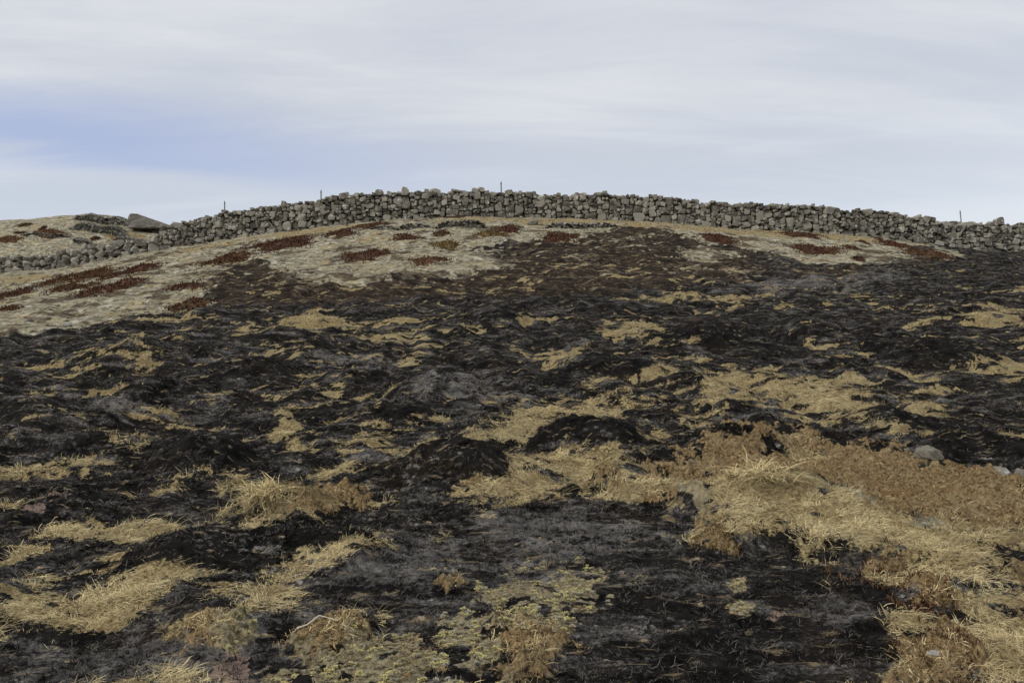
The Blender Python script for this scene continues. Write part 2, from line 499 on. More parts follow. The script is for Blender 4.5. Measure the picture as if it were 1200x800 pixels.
# small rock steps on the knoll behind the wall
kk = knoll * (1 - sstep(ys, 47, 52)) * sstep(xs, -12, -16)
rel += kk * 0.22 * (perlin(xs / 2.0, ys / 1.2, 45))
rel *= sstep(np.hypot(xs, ys), 2.4, 3.0)

Z = ZB.copy()
Z[sub] += rel
edge = sstep(np.abs(ang_d), R(38), R(41))
Z[sub] = ZB[sub] + rel * (1 - edge)[None, :]
Z[sub][-1, :] = ZB[sub][-1, :]
Z += 0.0
farm = (np.hypot(X, Y) > 60)
Z[farm] += 1.2 * fbm(X[farm], Y[farm], 90.0, 3, 0.5, 51)

MASKS = np.zeros(X.shape + (8,), np.float32)
MASKS[..., 1] = np.where(Y > 20, 1, 0)
for i, m in enumerate((m_grass, m_pale, m_brown, m_lich, m_ash, m_soil, spk, m_scorch)):
    MASKS[sub + (i,)] = m


def sheet(name, X, Y, Z, wrap):
    nr, na = X.shape
    idx = np.arange(nr * na).reshape(nr, na)
    if wrap:
        nxt = np.roll(idx, -1, axis=1)
        a, b, c, d = idx[:-1, :], nxt[:-1, :], nxt[1:, :], idx[1:, :]
    else:
        a, b, c, d = idx[:-1, :-1], idx[:-1, 1:], idx[1:, 1:], idx[1:, :-1]
    quads = np.stack([a, d, c, b], -1).reshape(-1, 4)
    # close the middle
    me = bpy.data.meshes.new(name)
    co = np.stack([X, Y, Z], -1).reshape(-1, 3)
    n = len(co)
    tris = np.zeros((0, 3), int)
    if wrap:
        co = np.vstack([co, [[0, 0, Z[0].mean()]]])
        tris = np.stack([np.full(na, n), idx[0], np.roll(idx[0], -1)], -1)[:, ::-1]
    me.vertices.add(len(co))
    me.vertices.foreach_set('co', co.ravel())
    loops = np.concatenate([quads.ravel(), tris.ravel()])
    me.loops.add(len(loops))
    me.loops.foreach_set('vertex_index', loops.astype(np.int32))
    st = np.concatenate([np.arange(len(quads)) * 4, len(quads) * 4 + np.arange(len(tris)) * 3])
    me.polygons.add(len(st))
    me.polygons.foreach_set('loop_start', st.astype(np.int32))
    me.polygons.foreach_set('use_smooth', np.ones(len(st), bool))
    me.update()
    me.validate()
    return me


def add_masks(me, M, extra):
    flat = M.reshape(-1, 8)
    for nm, sl in (('zone_a', slice(0, 4)), ('zone_b', slice(4, 8))):
        at = me.attributes.new(nm, 'FLOAT_COLOR', 'POINT')
        buf = np.zeros((len(flat) + extra, 4), np.float32)
        buf[:len(flat)] = flat[:, sl]
        at.data.foreach_set('color', buf.ravel())


# ------------------------------------------------------------------ materials
def new_mat(name):
    m = bpy.data.materials.new(name)
    m.use_nodes = True
    t = NT(m.node_tree)
    t.n.clear()
    b = t.node('ShaderNodeBsdfPrincipled')
    b.inputs['Roughness'].default_value = 0.95
    b.inputs['Specular IOR Level'].default_value = 0.03
    o = t.node('ShaderNodeOutputMaterial')
    t.l.new(b.outputs[0], o.inputs[0])
    return m, t, b


def bump(t, b, h, dist, strength=1.0):
    nd = t.node('ShaderNodeBump')
    nd.inputs['Strength'].default_value = strength
    nd.inputs['Distance'].default_value = dist
    t.plug(nd.inputs['Height'], h)
    t.l.new(nd.outputs[0], b.inputs['Normal'])


def char_colour(t, P, ash=None):
    """charred crust: black, brownish, ash-grey and a little scorched straw"""
    n_big = t.noise(P, 0.9, 5, 0.62)
    n_mid = t.noise(P, 5.5, 6, 0.66, 0.4)
    n_fin = t.noise(P, 34.0, 5, 0.7)
    n_str = t.noise(t.mapping(P, (1.5, 4.6, 4), (0, 0, R(8))), 1.0, 7, 0.68, 0.7)
    n_fl = t.noise(t.mapping(P, (4.5, 15, 9), (0, 0, R(-6)), (5, 2, 0)), 1.0, 5, 0.66, 0.5)
    c = t.mix(t.ramp(n_mid, 0.36, 0.66), (0.0050, 0.0046, 0.0042), (0.0185, 0.0168, 0.0150))
    c = t.mix(t.ramp(n_big, 0.52, 0.70, 0, 0.4), c, (0.030, 0.021, 0.014))
    n_sp = t.noise(P, 95.0, 4, 0.75)
    av = t.math('ADD', t.math('MULTIPLY', n_str, 0.60), t.math('ADD', t.math('MULTIPLY', n_fin, 0.22), t.math('MULTIPLY', n_sp, 0.22)))
    av = t.math('SUBTRACT', av, 0.02)
    if ash is not None:
        av = t.math('ADD', av, t.math('MULTIPLY', ash, 0.13))
    gf = t.math('MULTIPLY', t.ramp(av, 0.492, 0.62), t.ramp(n_fin, 0.32, 0.62, 0.3, 1.0))
    c = t.mix(gf, c, t.mix(t.ramp(n_mid, 0.35, 0.65), (0.080, 0.075, 0.069), (0.20, 0.185, 0.165)))
    c = t.mix(t.ramp(n_fl, 0.585, 0.665, 0, 0.75), c, (0.23, 0.178, 0.112))
    return c


def ground_material():
    m, t, b = new_mat('burnt_heath')
    za = t.node('ShaderNodeAttribute', attribute_name='zone_a')
    zb = t.node('ShaderNodeAttribute', attribute_name='zone_b')
    sa = t.node('ShaderNodeSeparateColor')
    sb = t.node('ShaderNodeSeparateColor')
    t.plug(sa.inputs[0], za.outputs['Color'])
    t.plug(sb.inputs[0], zb.outputs['Color'])
    g, pale, brown, lich = sa.outputs[0], sa.outputs[1], sa.outputs[2], za.outputs['Alpha']
    ash, soil, spk, kn = sb.outputs[0], sb.outputs[1], sb.outputs[2], zb.outputs['Alpha']
    geo = t.node('ShaderNodeNewGeometry')
    P = geo.outputs['Position']
    n_big = t.noise(P, 1.1, 5, 0.6)
    n_mid = t.noise(P, 6.5, 6, 0.65, 0.4)
    n_fin = t.noise(P, 38.0, 5, 0.7)
    n_mic = t.noise(P, 150.0, 4, 0.7)
    n_str = t.noise(t.mapping(P, (9, 30, 14), (0, 0, R(12))), 1.0, 5, 0.65, 0.8)

    def edge(mask, lo=0.36, hi=0.60, amt=1.15):
        k = t.math('MULTIPLY', t.math('SUBTRACT', n_fin, 0.5), amt)
        k = t.math('ADD', k, t.math('MULTIPLY', t.math('SUBTRACT', n_mid, 0.5), amt * 0.8))
        k = t.math('MULTIPLY', k, t.ramp(mask, 0.0, 0.25))
        return t.ramp(t.math('ADD', mask, k), lo, hi)

    char = char_colour(t, P, ash)
    # pale lichen heath
    n_pl = t.noise(t.mapping(P, (2.2, 4.0, 3), (0, 0, R(14))), 1.0, 6, 0.66, 0.5)
    pm = t.mix(t.ramp(n_mid, 0.36, 0.64), (0.135, 0.120, 0.080), (0.36, 0.325, 0.222))
    pm = t.mix(t.ramp(n_fin, 0.52, 0.70, 0, 0.55), pm, (0.44, 0.42, 0.33))
    pm = t.mix(t.ramp(n_fin, 0.47, 0.32, 0, 0.85), pm, (0.060, 0.055, 0.044))
    pm = t.mix(t.ramp(n_big, 0.50, 0.66, 0, 0.6), pm, (0.33, 0.25, 0.125))
    pm = t.mix(t.ramp(n_pl, 0.50, 0.60, 0, 0.85), pm, (0.125, 0.108, 0.078))
    n_p2 = t.noise(t.mapping(P, (3.1, 5.0, 3), (0, 0, R(-12)), (4, 9, 2)), 1.0, 6, 0.68, 0.5)
    pm = t.mix(t.ramp(n_p2, 0.54, 0.64, 0, 0.75), pm, (0.50, 0.475, 0.385))
    # straw litter
    gm = t.mix(t.ramp(n_fin, 0.36, 0.64), (0.070, 0.048, 0.023), (0.44, 0.345, 0.17))
    gm = t.mix(t.ramp(n_big, 0.42, 0.62, 0, 0.6), gm, (0.27, 0.225, 0.125))
    gm = t.mix(t.ramp(n_mid, 0.48, 0.62, 0, 0.75), gm, (0.14, 0.095, 0.047))
    # brown moss
    bm_ = t.mix(t.ramp(n_fin, 0.36, 0.64), (0.065, 0.042, 0.021), (0.32, 0.225, 0.112))
    bm_ = t.mix(t.ramp(n_mid, 0.48, 0.7, 0, 0.6), bm_, (0.35, 0.275, 0.155))
    bm_ = t.mix(t.ramp(n_big, 0.5, 0.65, 0, 0.6), bm_, (0.17, 0.10, 0.042))
    # yellow-green lichen
    lm = t.mix(t.ramp(n_fin, 0.3, 0.7), (0.10, 0.078, 0.045), (0.36, 0.31, 0.19))
    sm = t.mix(n_fin, (0.13, 0.085, 0.065), (0.34, 0.25, 0.20))

    n_sc = t.noise(t.mapping(P, (3.2, 6, 4), (0, 0, R(8)), (1, 6, 3)), 1.0, 8, 0.74, 0.6)
    sc = t.mix(t.ramp(n_sc, 0.40, 0.60), (0.012, 0.0095, 0.0075), (0.058, 0.041, 0.027))
    sc = t.mix(t.ramp(n_sc, 0.54, 0.66, 0, 0.85), sc, (0.23, 0.185, 0.12))
    col = t.mix(t.math('MULTIPLY', edge(kn, 0.2, 0.8), 0.85), char, sc)
    col = t.mix(edge(soil, amt=0.9), col, sm)
    col = t.mix(edge(pale, 0.3, 0.66, 1.0), col, pm)
    col = t.mix(t.math('MULTIPLY', edge(spk), 0.85), col, t.mix(t.ramp(n_mid, 0.4, 0.6), (0.030, 0.023, 0.017), (0.095, 0.067, 0.042)))
    col = t.mix(edge(g, 0.36, 0.62), col, gm)
    col = t.mix(edge(brown), col, bm_)
    col = t.mix(edge(lich, amt=1.0), col, lm)
    t.plug(b.inputs['Base Color'], col)
    h = t.math('ADD', t.math('MULTIPLY', n_fin, 1.0), t.math('MULTIPLY', n_mic, 0.4))
    h = t.math('ADD', h, t.math('MULTIPLY', n_mid, 1.5))
    bump(t, b, h, 0.035, 0.9)
    return m


def stone_material(name, dark, light, lichen=0.5, island=True):
    m, t, b = new_mat(name)
    geo = t.node('ShaderNodeNewGeometry')
    tc = t.node('ShaderNodeTexCoord')
    P = geo.outputs['Position']
    rnd = geo.outputs['Random Per Island']
    n1 = t.noise(P, 5.0, 5, 0.65)
    n2 = t.noise(P, 24.0, 5, 0.7)
    n3 = t.noise(P, 70.0, 3, 0.6)
    v = t.math('ADD', t.math('MULTIPLY', n2, 0.6), t.math('MULTIPLY', n1, 0.4))
    if island:
        v = t.math('ADD', v, t.math('MULTIPLY', t.math('SUBTRACT', rnd, 0.5), 0.60))
    col = t.mix(t.ramp(v, 0.25, 0.75), dark, light)
    hue = t.math('FRACT', t.math('MULTIPLY', rnd, 7.31))
    col = t.mix(t.math('MULTIPLY', hue, 0.35), col, (0.20, 0.175, 0.14))
    # crusty lichen, warm grey and a few white blotches
    col = t.mix(t.ramp(n1, 0.50, 0.66, 0, lichen), col, (0.27, 0.25, 0.185))
    col = t.mix(t.ramp(t.noise(P, 6.5, 4, 0.6), 0.61, 0.67, 0, lichen), col, (0.60, 0.59, 0.55))
    t.plug(b.inputs['Base Color'], col)
    bump(t, b, t.math('ADD', n2, t.math('MULTIPLY', n3, 0.6)), 0.03, 0.9)
    return m


def plant_material(name, base, tip, var, var2=None, burnt=False):
    """colour runs from root to tip and varies from clump to clump, blade to blade and place to place"""
    m, t, b = new_mat(name)
    at = t.node('ShaderNodeAttribute', attribute_name='tip')
    oi = t.node('ShaderNodeObjectInfo')
    geo = t.node('ShaderNodeNewGeometry')
    P = geo.outputs['Position']
    if burnt:
        col = char_colour(t, P)
    else:
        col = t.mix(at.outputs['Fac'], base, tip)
        col = t.mix(t.math('MULTIPLY', oi.outputs['Random'], 0.75), col, var)
        if var2:
            col = t.mix(t.ramp(t.noise(P, 3.4, 6, 0.72), 0.47, 0.58, 0, 0.8), col, var2)
    k = t.ramp(geo.outputs['Random Per Island'], 0, 1, 0.55, 1.3, smooth=False)
    vm = t.node('ShaderNodeVectorMath', operation='SCALE')
    t.plug(vm.inputs[0], col)
    t.plug(vm.inputs['Scale'], k)
    t.plug(b.inputs['Base Color'], vm.outputs[0])
    return m


M_GROUND = ground_material()
M_STONE = stone_material('lava_stone', (0.082, 0.075, 0.062), (0.33, 0.305, 0.25), 0.8)
M_ROCK = stone_material('outcrop_rock', (0.060, 0.056, 0.048), (0.25, 0.232, 0.19), 0.75, False)
M_PALE_ROCK = stone_material('lichened_boulder', (0.085, 0.077, 0.060), (0.27, 0.25, 0.20), 0.5, False)
M_SLAB = stone_material('grey_slab', (0.13, 0.122, 0.108), (0.25, 0.235, 0.205), 0.25, False)
M_WHITE = stone_material('white_stone', (0.24, 0.23, 0.20), (0.40, 0.38, 0.34), 0.2, False)
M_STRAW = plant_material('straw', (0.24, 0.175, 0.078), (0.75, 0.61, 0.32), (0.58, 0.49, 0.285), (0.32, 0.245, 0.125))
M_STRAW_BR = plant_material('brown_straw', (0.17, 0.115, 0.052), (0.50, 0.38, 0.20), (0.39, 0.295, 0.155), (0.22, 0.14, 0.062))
M_CHAR = plant_material('charred_twigs', (0.011, 0.010, 0.010), (0.030, 0.027, 0.026), (0.045, 0.040, 0.037), burnt=True)
M_ASHY = plant_material('ashy_stems', (0.05, 0.045, 0.042), (0.17, 0.15, 0.125), (0.10, 0.088, 0.075))
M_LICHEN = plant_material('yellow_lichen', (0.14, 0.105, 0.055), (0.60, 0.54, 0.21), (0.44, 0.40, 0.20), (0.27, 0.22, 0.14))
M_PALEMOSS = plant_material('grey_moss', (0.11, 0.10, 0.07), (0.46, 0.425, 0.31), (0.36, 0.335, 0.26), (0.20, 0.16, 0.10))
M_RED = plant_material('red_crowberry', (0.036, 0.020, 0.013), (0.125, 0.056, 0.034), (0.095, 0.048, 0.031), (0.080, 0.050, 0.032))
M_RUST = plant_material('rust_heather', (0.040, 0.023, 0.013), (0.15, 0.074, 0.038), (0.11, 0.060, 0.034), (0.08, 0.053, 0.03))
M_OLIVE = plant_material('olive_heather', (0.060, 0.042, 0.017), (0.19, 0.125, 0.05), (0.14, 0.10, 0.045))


def post_material():
    m, t, b = new_mat('weathered_wood')
    tc = t.node('ShaderNodeTexCoord')
    n = t.noise(t.mapping(tc.outputs['Object'], (30, 30, 3)), 1.0, 4, 0.6)
    t.plug(b.inputs['Base Color'], t.mix(n, (0.09, 0.08, 0.07), (0.27, 0.25, 0.225)))
    bump(t, b, n, 0.01)
    return m


M_POST = post_material()

# ------------------------------------------------------------------ scene helpers
C = scene.collection


def link(name, me, mat=None, parent=None):
    o = bpy.data.objects.new(name, me)
    C.objects.link(o)
    if mat is not None and not me.materials:
        me.materials.append(mat)
    if parent is not None:
        o.parent = parent
    return o


def tag(o, label=None, cat=None, group=None, kind=None):
    for k, v in (('label', label), ('category', cat), ('group', group), ('kind', kind)):
        if v:
            o[k] = v
    return o


def empty(name, loc):
    o = bpy.data.objects.new(name, None)
    o.location = loc
    C.objects.link(o)
    return o


gm_ = sheet('ground', X, Y, Z, True)
add_masks(gm_, MASKS, 1)
ground = link('ground', gm_, M_GROUND)
tag(ground, 'burnt heath hillside with black char, straw grass and pale moss patches', 'ground', kind='structure')

_lr0, _lr1 = math.log(rad_d[0]), math.log(rad_d[-1])


def grid_pos(x, y):
    r = np.hypot(x, y)
    i = (np.log(np.maximum(r, rad_d[0])) - _lr0) / (_lr1 - _lr0) * (NR - 1)
    j = (np.arctan2(x, y) - ang_d[0]) / (ang_d[-1] - ang_d[0]) * (NA - 1)
    return np.clip(i, 0, NR - 1.001), np.clip(j, 0, NA - 1.001)


_Zs = Z[sub]


def lookup(A, x, y):
    i, j = grid_pos(x, y)
    i0, j0 = i.astype(int), j.astype(int)
    fi, fj = i - i0, j - j0
    return (A[i0, j0] * (1 - fi) * (1 - fj) + A[i0 + 1, j0] * fi * (1 - fj) + A[i0, j0 + 1] * (1 - fi) * fj + A[i0 + 1, j0 + 1] * fi * fj)


def gz(x, y):
    return float(lookup(_Zs, np.array([x]), np.array([y]))[0])


# ------------------------------------------------------------------ stones
def hull_stone(seed, boxy=3.2, n=18, sub_div=0):
    r = np.random.default_rng(seed)
    bm = bmesh.new()
    for sx in (-1, 1):
        for sy in (-1, 1):
            for sz in (-1, 1):
                c = np.array([sx, sy, sz]) * 0.5 * r.uniform(0.70, 1.0, 3)
                ch = r.uniform(0.08, 0.28)
                if r.random() < 0.2:
                    ch = 0.40
                for k in range(3):
                    q = c.copy()
                    q[k] -= np.sign(q[k]) * ch * r.uniform(0.6, 1.4)
                    if r.random() < 0.85:
                        bm.verts.new(q)
    res = bmesh.ops.convex_hull(bm, input=bm.verts)
    bmesh.ops.delete(bm, geom=[v for v in bm.verts if not v.link_faces], context='VERTS')
    # stretch to fill the unit box
    lo = [min(v.co[k] for v in bm.verts) for k in range(3)]
    hi = [max(v.co[k] for v in bm.verts) for k in range(3)]
    for v in bm.verts:
        for k in range(3):
            v.co[k] = (v.co[k] - lo[k]) / (hi[k] - lo[k]) - 0.5
    bmesh.ops.recalc_face_normals(bm, faces=bm.faces)
    return bm


STONES = []
for s in range(18):
    bm = hull_stone(100 + s, boxy=random.choice([3.5, 5.0, 7.0]), n=random.choice([16, 20, 24]))
    me = bpy.data.meshes.new('stone')
    bm.to_mesh(me)
    bm.free()
    me.materials.append(M_STONE)
    STONES.append(me)


def skyline(s0, s1, top, small=0.15, mean=0.27, big=0.6, seed=1, low=0.0):
    """stack stones on the lowest free spot, as a waller would; gives (s, h, width, height)"""
    r = np.random.default_rng(seed)
    ds = 0.02
    n = int((s1 - s0) / ds)
    H = np.full(n, low)
    H += 0.05 * r.uniform(-1, 1, n).cumsum() * 0
    T = np.array([top(s0 + (i + .5) * ds) for i in range(n)])
    out = []
    live = np.ones(n, bool)
    guard = 0
    while live.any() and guard < 20000:
        guard += 1
        Hm = np.where(live, H - T * 0.0, 1e9)
        i = int(np.argmin(Hm))
        h = H[i]
        a = i
        while a > 0 and H[a - 1] <= h + 0.035 and i - a < 60:
            a -= 1
        bnd = i
        while bnd < n - 1 and H[bnd + 1] <= h + 0.035 and bnd - i < 60:
            bnd += 1
        gap = (bnd - a + 1) * ds
        frac = h / max(T[i], 0.1)
        w = float(np.clip(r.lognormal(math.log(mean * (1.25 - 0.4 * frac)), 0.36), small, big))
        if gap < w or gap - w < small * 0.6:
            w = min(gap, big * 1.2) if gap < big * 1.2 else w
        k = max(int(round(w / ds)), 1)
        if r.random() < 0.5:
            a = max(a, bnd - k + 1)
        b2 = min(a + k, n)
        base = H[a:b2].max()
        hh = float(np.clip(w * r.uniform(0.55, 1.0), 0.09, 0.45))
        if gap < small * 0.55:
            hh = 0.07
        left = T[i] - h
        if left < hh * 0.45:
            live[a:b2] = False
            continue
        hh = min(hh, left + 0.09)
        if w > 0.07:
            out.append((s0 + (a + b2) * ds / 2, base + hh / 2, (b2 - a) * ds, hh))
        H[a:b2] = base + hh
        live &= H < T - 0.03
    return out


def join_stones(name, specs, parent, mat, kind='stuff'):
    V, F = [], []
    off = 0
    for me, M in specs:
        V += [tuple(M @ v.co) for v in me.vertices]
        F += [tuple(q + off for q in p.vertices) for p in me.polygons]
        off += len(me.vertices)
    me = bpy.data.meshes.new(name)
    me.from_pydata(V, [], F)
    o = link(name, me, mat, parent)
    if kind:
        o['kind'] = kind
    return o


def wall_y(x):
    return WALL_Y + 0.25 * math.sin(x * 0.31 + 1.0) + 0.1 * math.sin(x * 0.9)


def wall(name, label, cat, x0, x1, top, seeds, mean, big, jit, depth, parts=300, sink=0.07, base=None):
    root = empty(name, ((x0 + x1) / 2, WALL_Y, base_z((x0 + x1) / 2, WALL_Y)))
    tag(root, label, cat, kind='thing')
    ox, oy, oz = root.location
    r = random.Random(seeds[0])
    specs = []
    for layer, (sd, dy) in enumerate(zip(seeds, (0.0, 0.34))):
        for (s, h, w, hh) in skyline(x0, x1, top, mean=mean * (1 if layer == 0 else 1.15), big=big, seed=sd):
            y = wall_y(s) + dy + r.uniform(-0.07, 0.07) + h * 0.06 * (1 if layer == 0 else -1)
            z = gz(s, wall_y(s) - 0.15) - sink + h
            dep = depth * r.uniform(0.8, 1.25)
            M = Matrix.Translation((s - ox, y - oy, z - oz)) @ Euler((r.uniform(-jit, jit), r.uniform(-jit, jit) * 1.3, r.uniform(-jit, jit) * 1.5)).to_matrix().to_4x4()
            M = M @ Matrix.Diagonal((w * 1.03, dep, hh * 1.07, 1)) @ Euler((r.choice([0, math.pi]), 0, r.choice([0, math.pi]))).to_matrix().to_4x4()
            vis = layer == 0 and -23.2 < s < 23.2
            specs.append((w * hh if vis else 0, r.choice(STONES), M))
    order = sorted(range(len(specs)), key=lambda i: -specs[i][0])
    for i in order[:parts]:
        o = link('stone', specs[i][1], None, root)
        o.matrix_local = specs[i][2]
    join_stones('rubble_stone', [(specs[i][1], specs[i][2]) for i in order[parts:]], root, M_STONE)
    print('WALL', name, len(specs))
    return root


def px2x(u):
    return (u - 600) / FPX * WALL_Y


_tu = np.array([186, 200, 225, 250, 285, 330, 375, 400, 455, 485, 530, 560, 600, 650, 720, 760, 800, 850, 900, 950, 1000, 1050, 1100, 1130, 1160, 1200, 1300])
_tv = np.array([270, 263, 253, 249, 241, 237, 232, 229, 222, 221, 218.5, 220, 222, 225, 225, 228, 231, 236, 239, 242, 243, 248, 256, 258, 256, 253, 256])
_ntop = np.random.default_rng(3)
_jag = {}


def main_top(s):
    u = s * FPX / WALL_Y + 600
    k = int(math.floor(s / 0.4))
    if k not in _jag:
        _jag[k] = _ntop.uniform(-0.16, 0.12)
    return max(float(zat(np.interp(u, _tu, _tv), WALL_Y) - np.interp(s, _tx, _WZ)) - 0.06 + _jag[k], 0.3)


wall('stone_wall', 'long dry stone wall of grey lava rocks along the top of the hill', 'stone wall',
     px2x(188), px2x(1290), main_top, (11, 12), 0.195, 0.50, 0.20, 0.42)

_lu = np.array([-120, 0, 30, 75, 100, 112, 128, 146, 165, 178, 190])
_lv = np.array([306, 301, 298, 293, 287, 284, 288, 286, 279, 274, 270])


def low_top(s):
    u = s * FPX / WALL_Y + 600
    k = ('l', int(math.floor(s / 0.5)))
    if k not in _jag:
        _jag[k] = _ntop.uniform(-0.2, 0.12)
    return max(float(zat(np.interp(u, _lu, _lv), WALL_Y) - np.interp(s, _tx, _WZ)) + 0.05 + _jag[k], 0.22)


wall('tumbled_stone_wall', 'low half collapsed dry stone wall below the mossy knoll on the left', 'stone wall',
     px2x(-110), px2x(187), low_top, (21, 22), 0.26, 0.6, 0.55, 0.42, parts=300)


# ------------------------------------------------------------------ single rocks
def rock_mesh(name, dims, seed, mat, cuts=11, sub_div=4, rough=0.10, flat=1.0):
    r = np.random.default_rng(seed)
    bm = bmesh.new()
    bmesh.ops.create_icosphere(bm, subdivisions=sub_div, radius=0.5)
    planes = []
    for i in range(cuts):
        d = r.normal(size=3)
        d[2] = abs(d[2]) * flat
        d /= np.linalg.norm(d)
        planes.append((Vector(d), r.uniform(0.30, 0.42)))
    for v in bm.verts:
        for d, h in planes:
            k = v.co.dot(d) - h
            if k > 0:
                v.co -= d * k * 0.9
    co = np.array([v.co for v in bm.verts])
    nz = fbm(co[:, 0] + co[:, 2] * .7 + seed, co[:, 1] - co[:, 2] * .6, 0.35, 4, 0.6, seed)
    for v, k in zip(bm.verts, nz):
        v.co *= 1 + rough * 3 * k
        v.co = Vector((v.co.x * dims[0], v.co.y * dims[1], v.co.z * dims[2]))
    me = bpy.data.meshes.new(name)
    bm.to_mesh(me)
    bm.free()
    me.materials.append(mat)
    return me


def rock(name, px, py, wpx, dims, seed, mat, label, cat='rock', rz=0.0, lift=0.25, group=None, tilt=0.0, **kw):
    x, y, _ = ground_at(px, py)
    s = wpx / FPX * y
    d = (s, s * dims[0], s * dims[1])
    o = link(name, rock_mesh(name, d, seed, mat, **kw))
    o.location = (x, y, gz(x, y) + d[2] * lift)
    o.rotation_euler = (0, tilt, rz)
    return tag(o, label, cat, group)


rock('boulder', 1087, 553, 34, (0.8, 0.68), 3, M_PALE_ROCK, 'small pale lichened boulder at the burnt edge of the brown moss')
rock('boulder', 1172, 581, 38, (0.8, 0.7), 4, M_PALE_ROCK, 'grey rounded boulder in brown moss near the right edge', rz=0.4)
rock('boulder', 1197, 563, 20, (0.8, 0.8), 5, M_PALE_ROCK, 'small pale rock cut by the right edge above the grey boulder')
rock('stone', 1095, 781, 17, (0.7, 0.6), 6, M_WHITE, 'small pale stone in the brown heather at bottom right')
rock('stone', 624, 264, 14, (0.9, 0.8), 7, M_PALE_ROCK, 'lone pale stone at the foot of the long wall')
rock('stone', 62, 388, 10, (0.9, 0.55), 8, M_WHITE, 'white stone at the lower edge of the pale moss, left of its pair')
rock('stone', 78, 384, 12, (0.9, 0.5), 9, M_WHITE, 'white stone at the lower edge of the pale moss, right of its pair')
def ledge(name, px0, px1, py, hpx, seed, label, deep=0.9, mat=None, fall=0.0):
    """a craggy step of rock: jagged blocky front, uneven top, buried back"""
    x, y, _ = ground_at((px0 + px1) / 2, py)
    k = y / FPX
    L, H = (px1 - px0) * k, hpx * k
    r = np.random.default_rng(seed)
    n = max(int(L / 0.06), 24)
    t_ = np.linspace(0, 1, n)
    xx = (t_ - 0.5) * L
    end = np.minimum(np.minimum(t_, 1 - t_) * 6, 1) ** 0.7
    cuts = np.sort(r.uniform(0, 1, max(int(L / 0.45), 4)))
    cell = np.searchsorted(cuts, t_ + 0.02 * r.normal(size=n))
    ch = r.uniform(0.65, 1.15, len(cuts) + 1)[cell]
    cf = r.uniform(-0.16, 0.16, len(cuts) + 1)[cell]
    rows = []
    for (fy, fz, nz) in ((-.06, -0.35, .02), (0.0, 0.05, .07), (-.05, 0.30, .08), (0.02, 0.55, .09), (-.04, 0.8, .08), (.06, 1.0, .06), (.35, 1.06, .05), (.7, 0.95, .05), (1.0, 0.45, .04), (1.1, -0.4, .02)):
        yy = (fy * deep if fy > 0.1 else fy) + cf * (1 if fy < .2 else .3) + nz * r.normal(size=n)
        zz = fz * H * ch * end + (nz * 0.35 * r.normal(size=n) if fz > 0 else 0)
        gx, gy = x + xx, np.full(n, y) + yy
        rows.append(np.stack([xx + 0.02 * r.normal(size=n), yy, zz + lookup(_Zs, gx, gy * 0 + y) - gz(x, y) + fall * xx], -1))
    V = np.concatenate(rows)
    F = []
    for a in range(len(rows) - 1):
        for i in range(n - 1):
            F.append((a * n + i, a * n + i + 1, (a + 1) * n + i + 1, (a + 1) * n + i))
    F.append(tuple(a * n for a in range(len(rows)))[::-1])
    F.append(tuple(a * n + n - 1 for a in range(len(rows))))
    me = bpy.data.meshes.new(name)
    me.from_pydata(V.tolist(), [], F)
    o = link(name, me, mat or M_ROCK)
    o.location = (x, y, gz(x, y))
    return tag(o, label, 'rock')


ledge('rock_ledge', 432, 508, 269, 7, 10, 'low grey rock ledge below the crest of the wall, left end')
ledge('rock_ledge', 506, 572, 267, 9, 11, 'grey lichened rock ledge below the highest part of the wall')
ledge('rock_ledge', 636, 728, 268, 7, 12, 'low dark rock ledge under the wall right of the lone stone')
ledge('rock_outcrop', 88, 150, 261, 9, 13, 'flat grey outcrop on the very top of the left knoll', 1.6)
ledge('rock_outcrop', 80, 150, 273, 10, 14, 'long dark ledge of rock below the top of the left knoll', 1.3)
ledge('rock_outcrop', 152, 190, 271, 7, 15, 'low ledge of rock under the tilted slab')
ledge('rock_outcrop', 84, 108, 286, 8, 16, 'small rock outcrop just above the collapsed wall on the left')
ledge('rock_outcrop', 134, 172, 286, 8, 17, 'flat rock behind the collapsed wall near its join')
ledge('rock_outcrop', 22, 84, 277, 4, 18, 'thin pale rock rib on the left slope of the knoll')


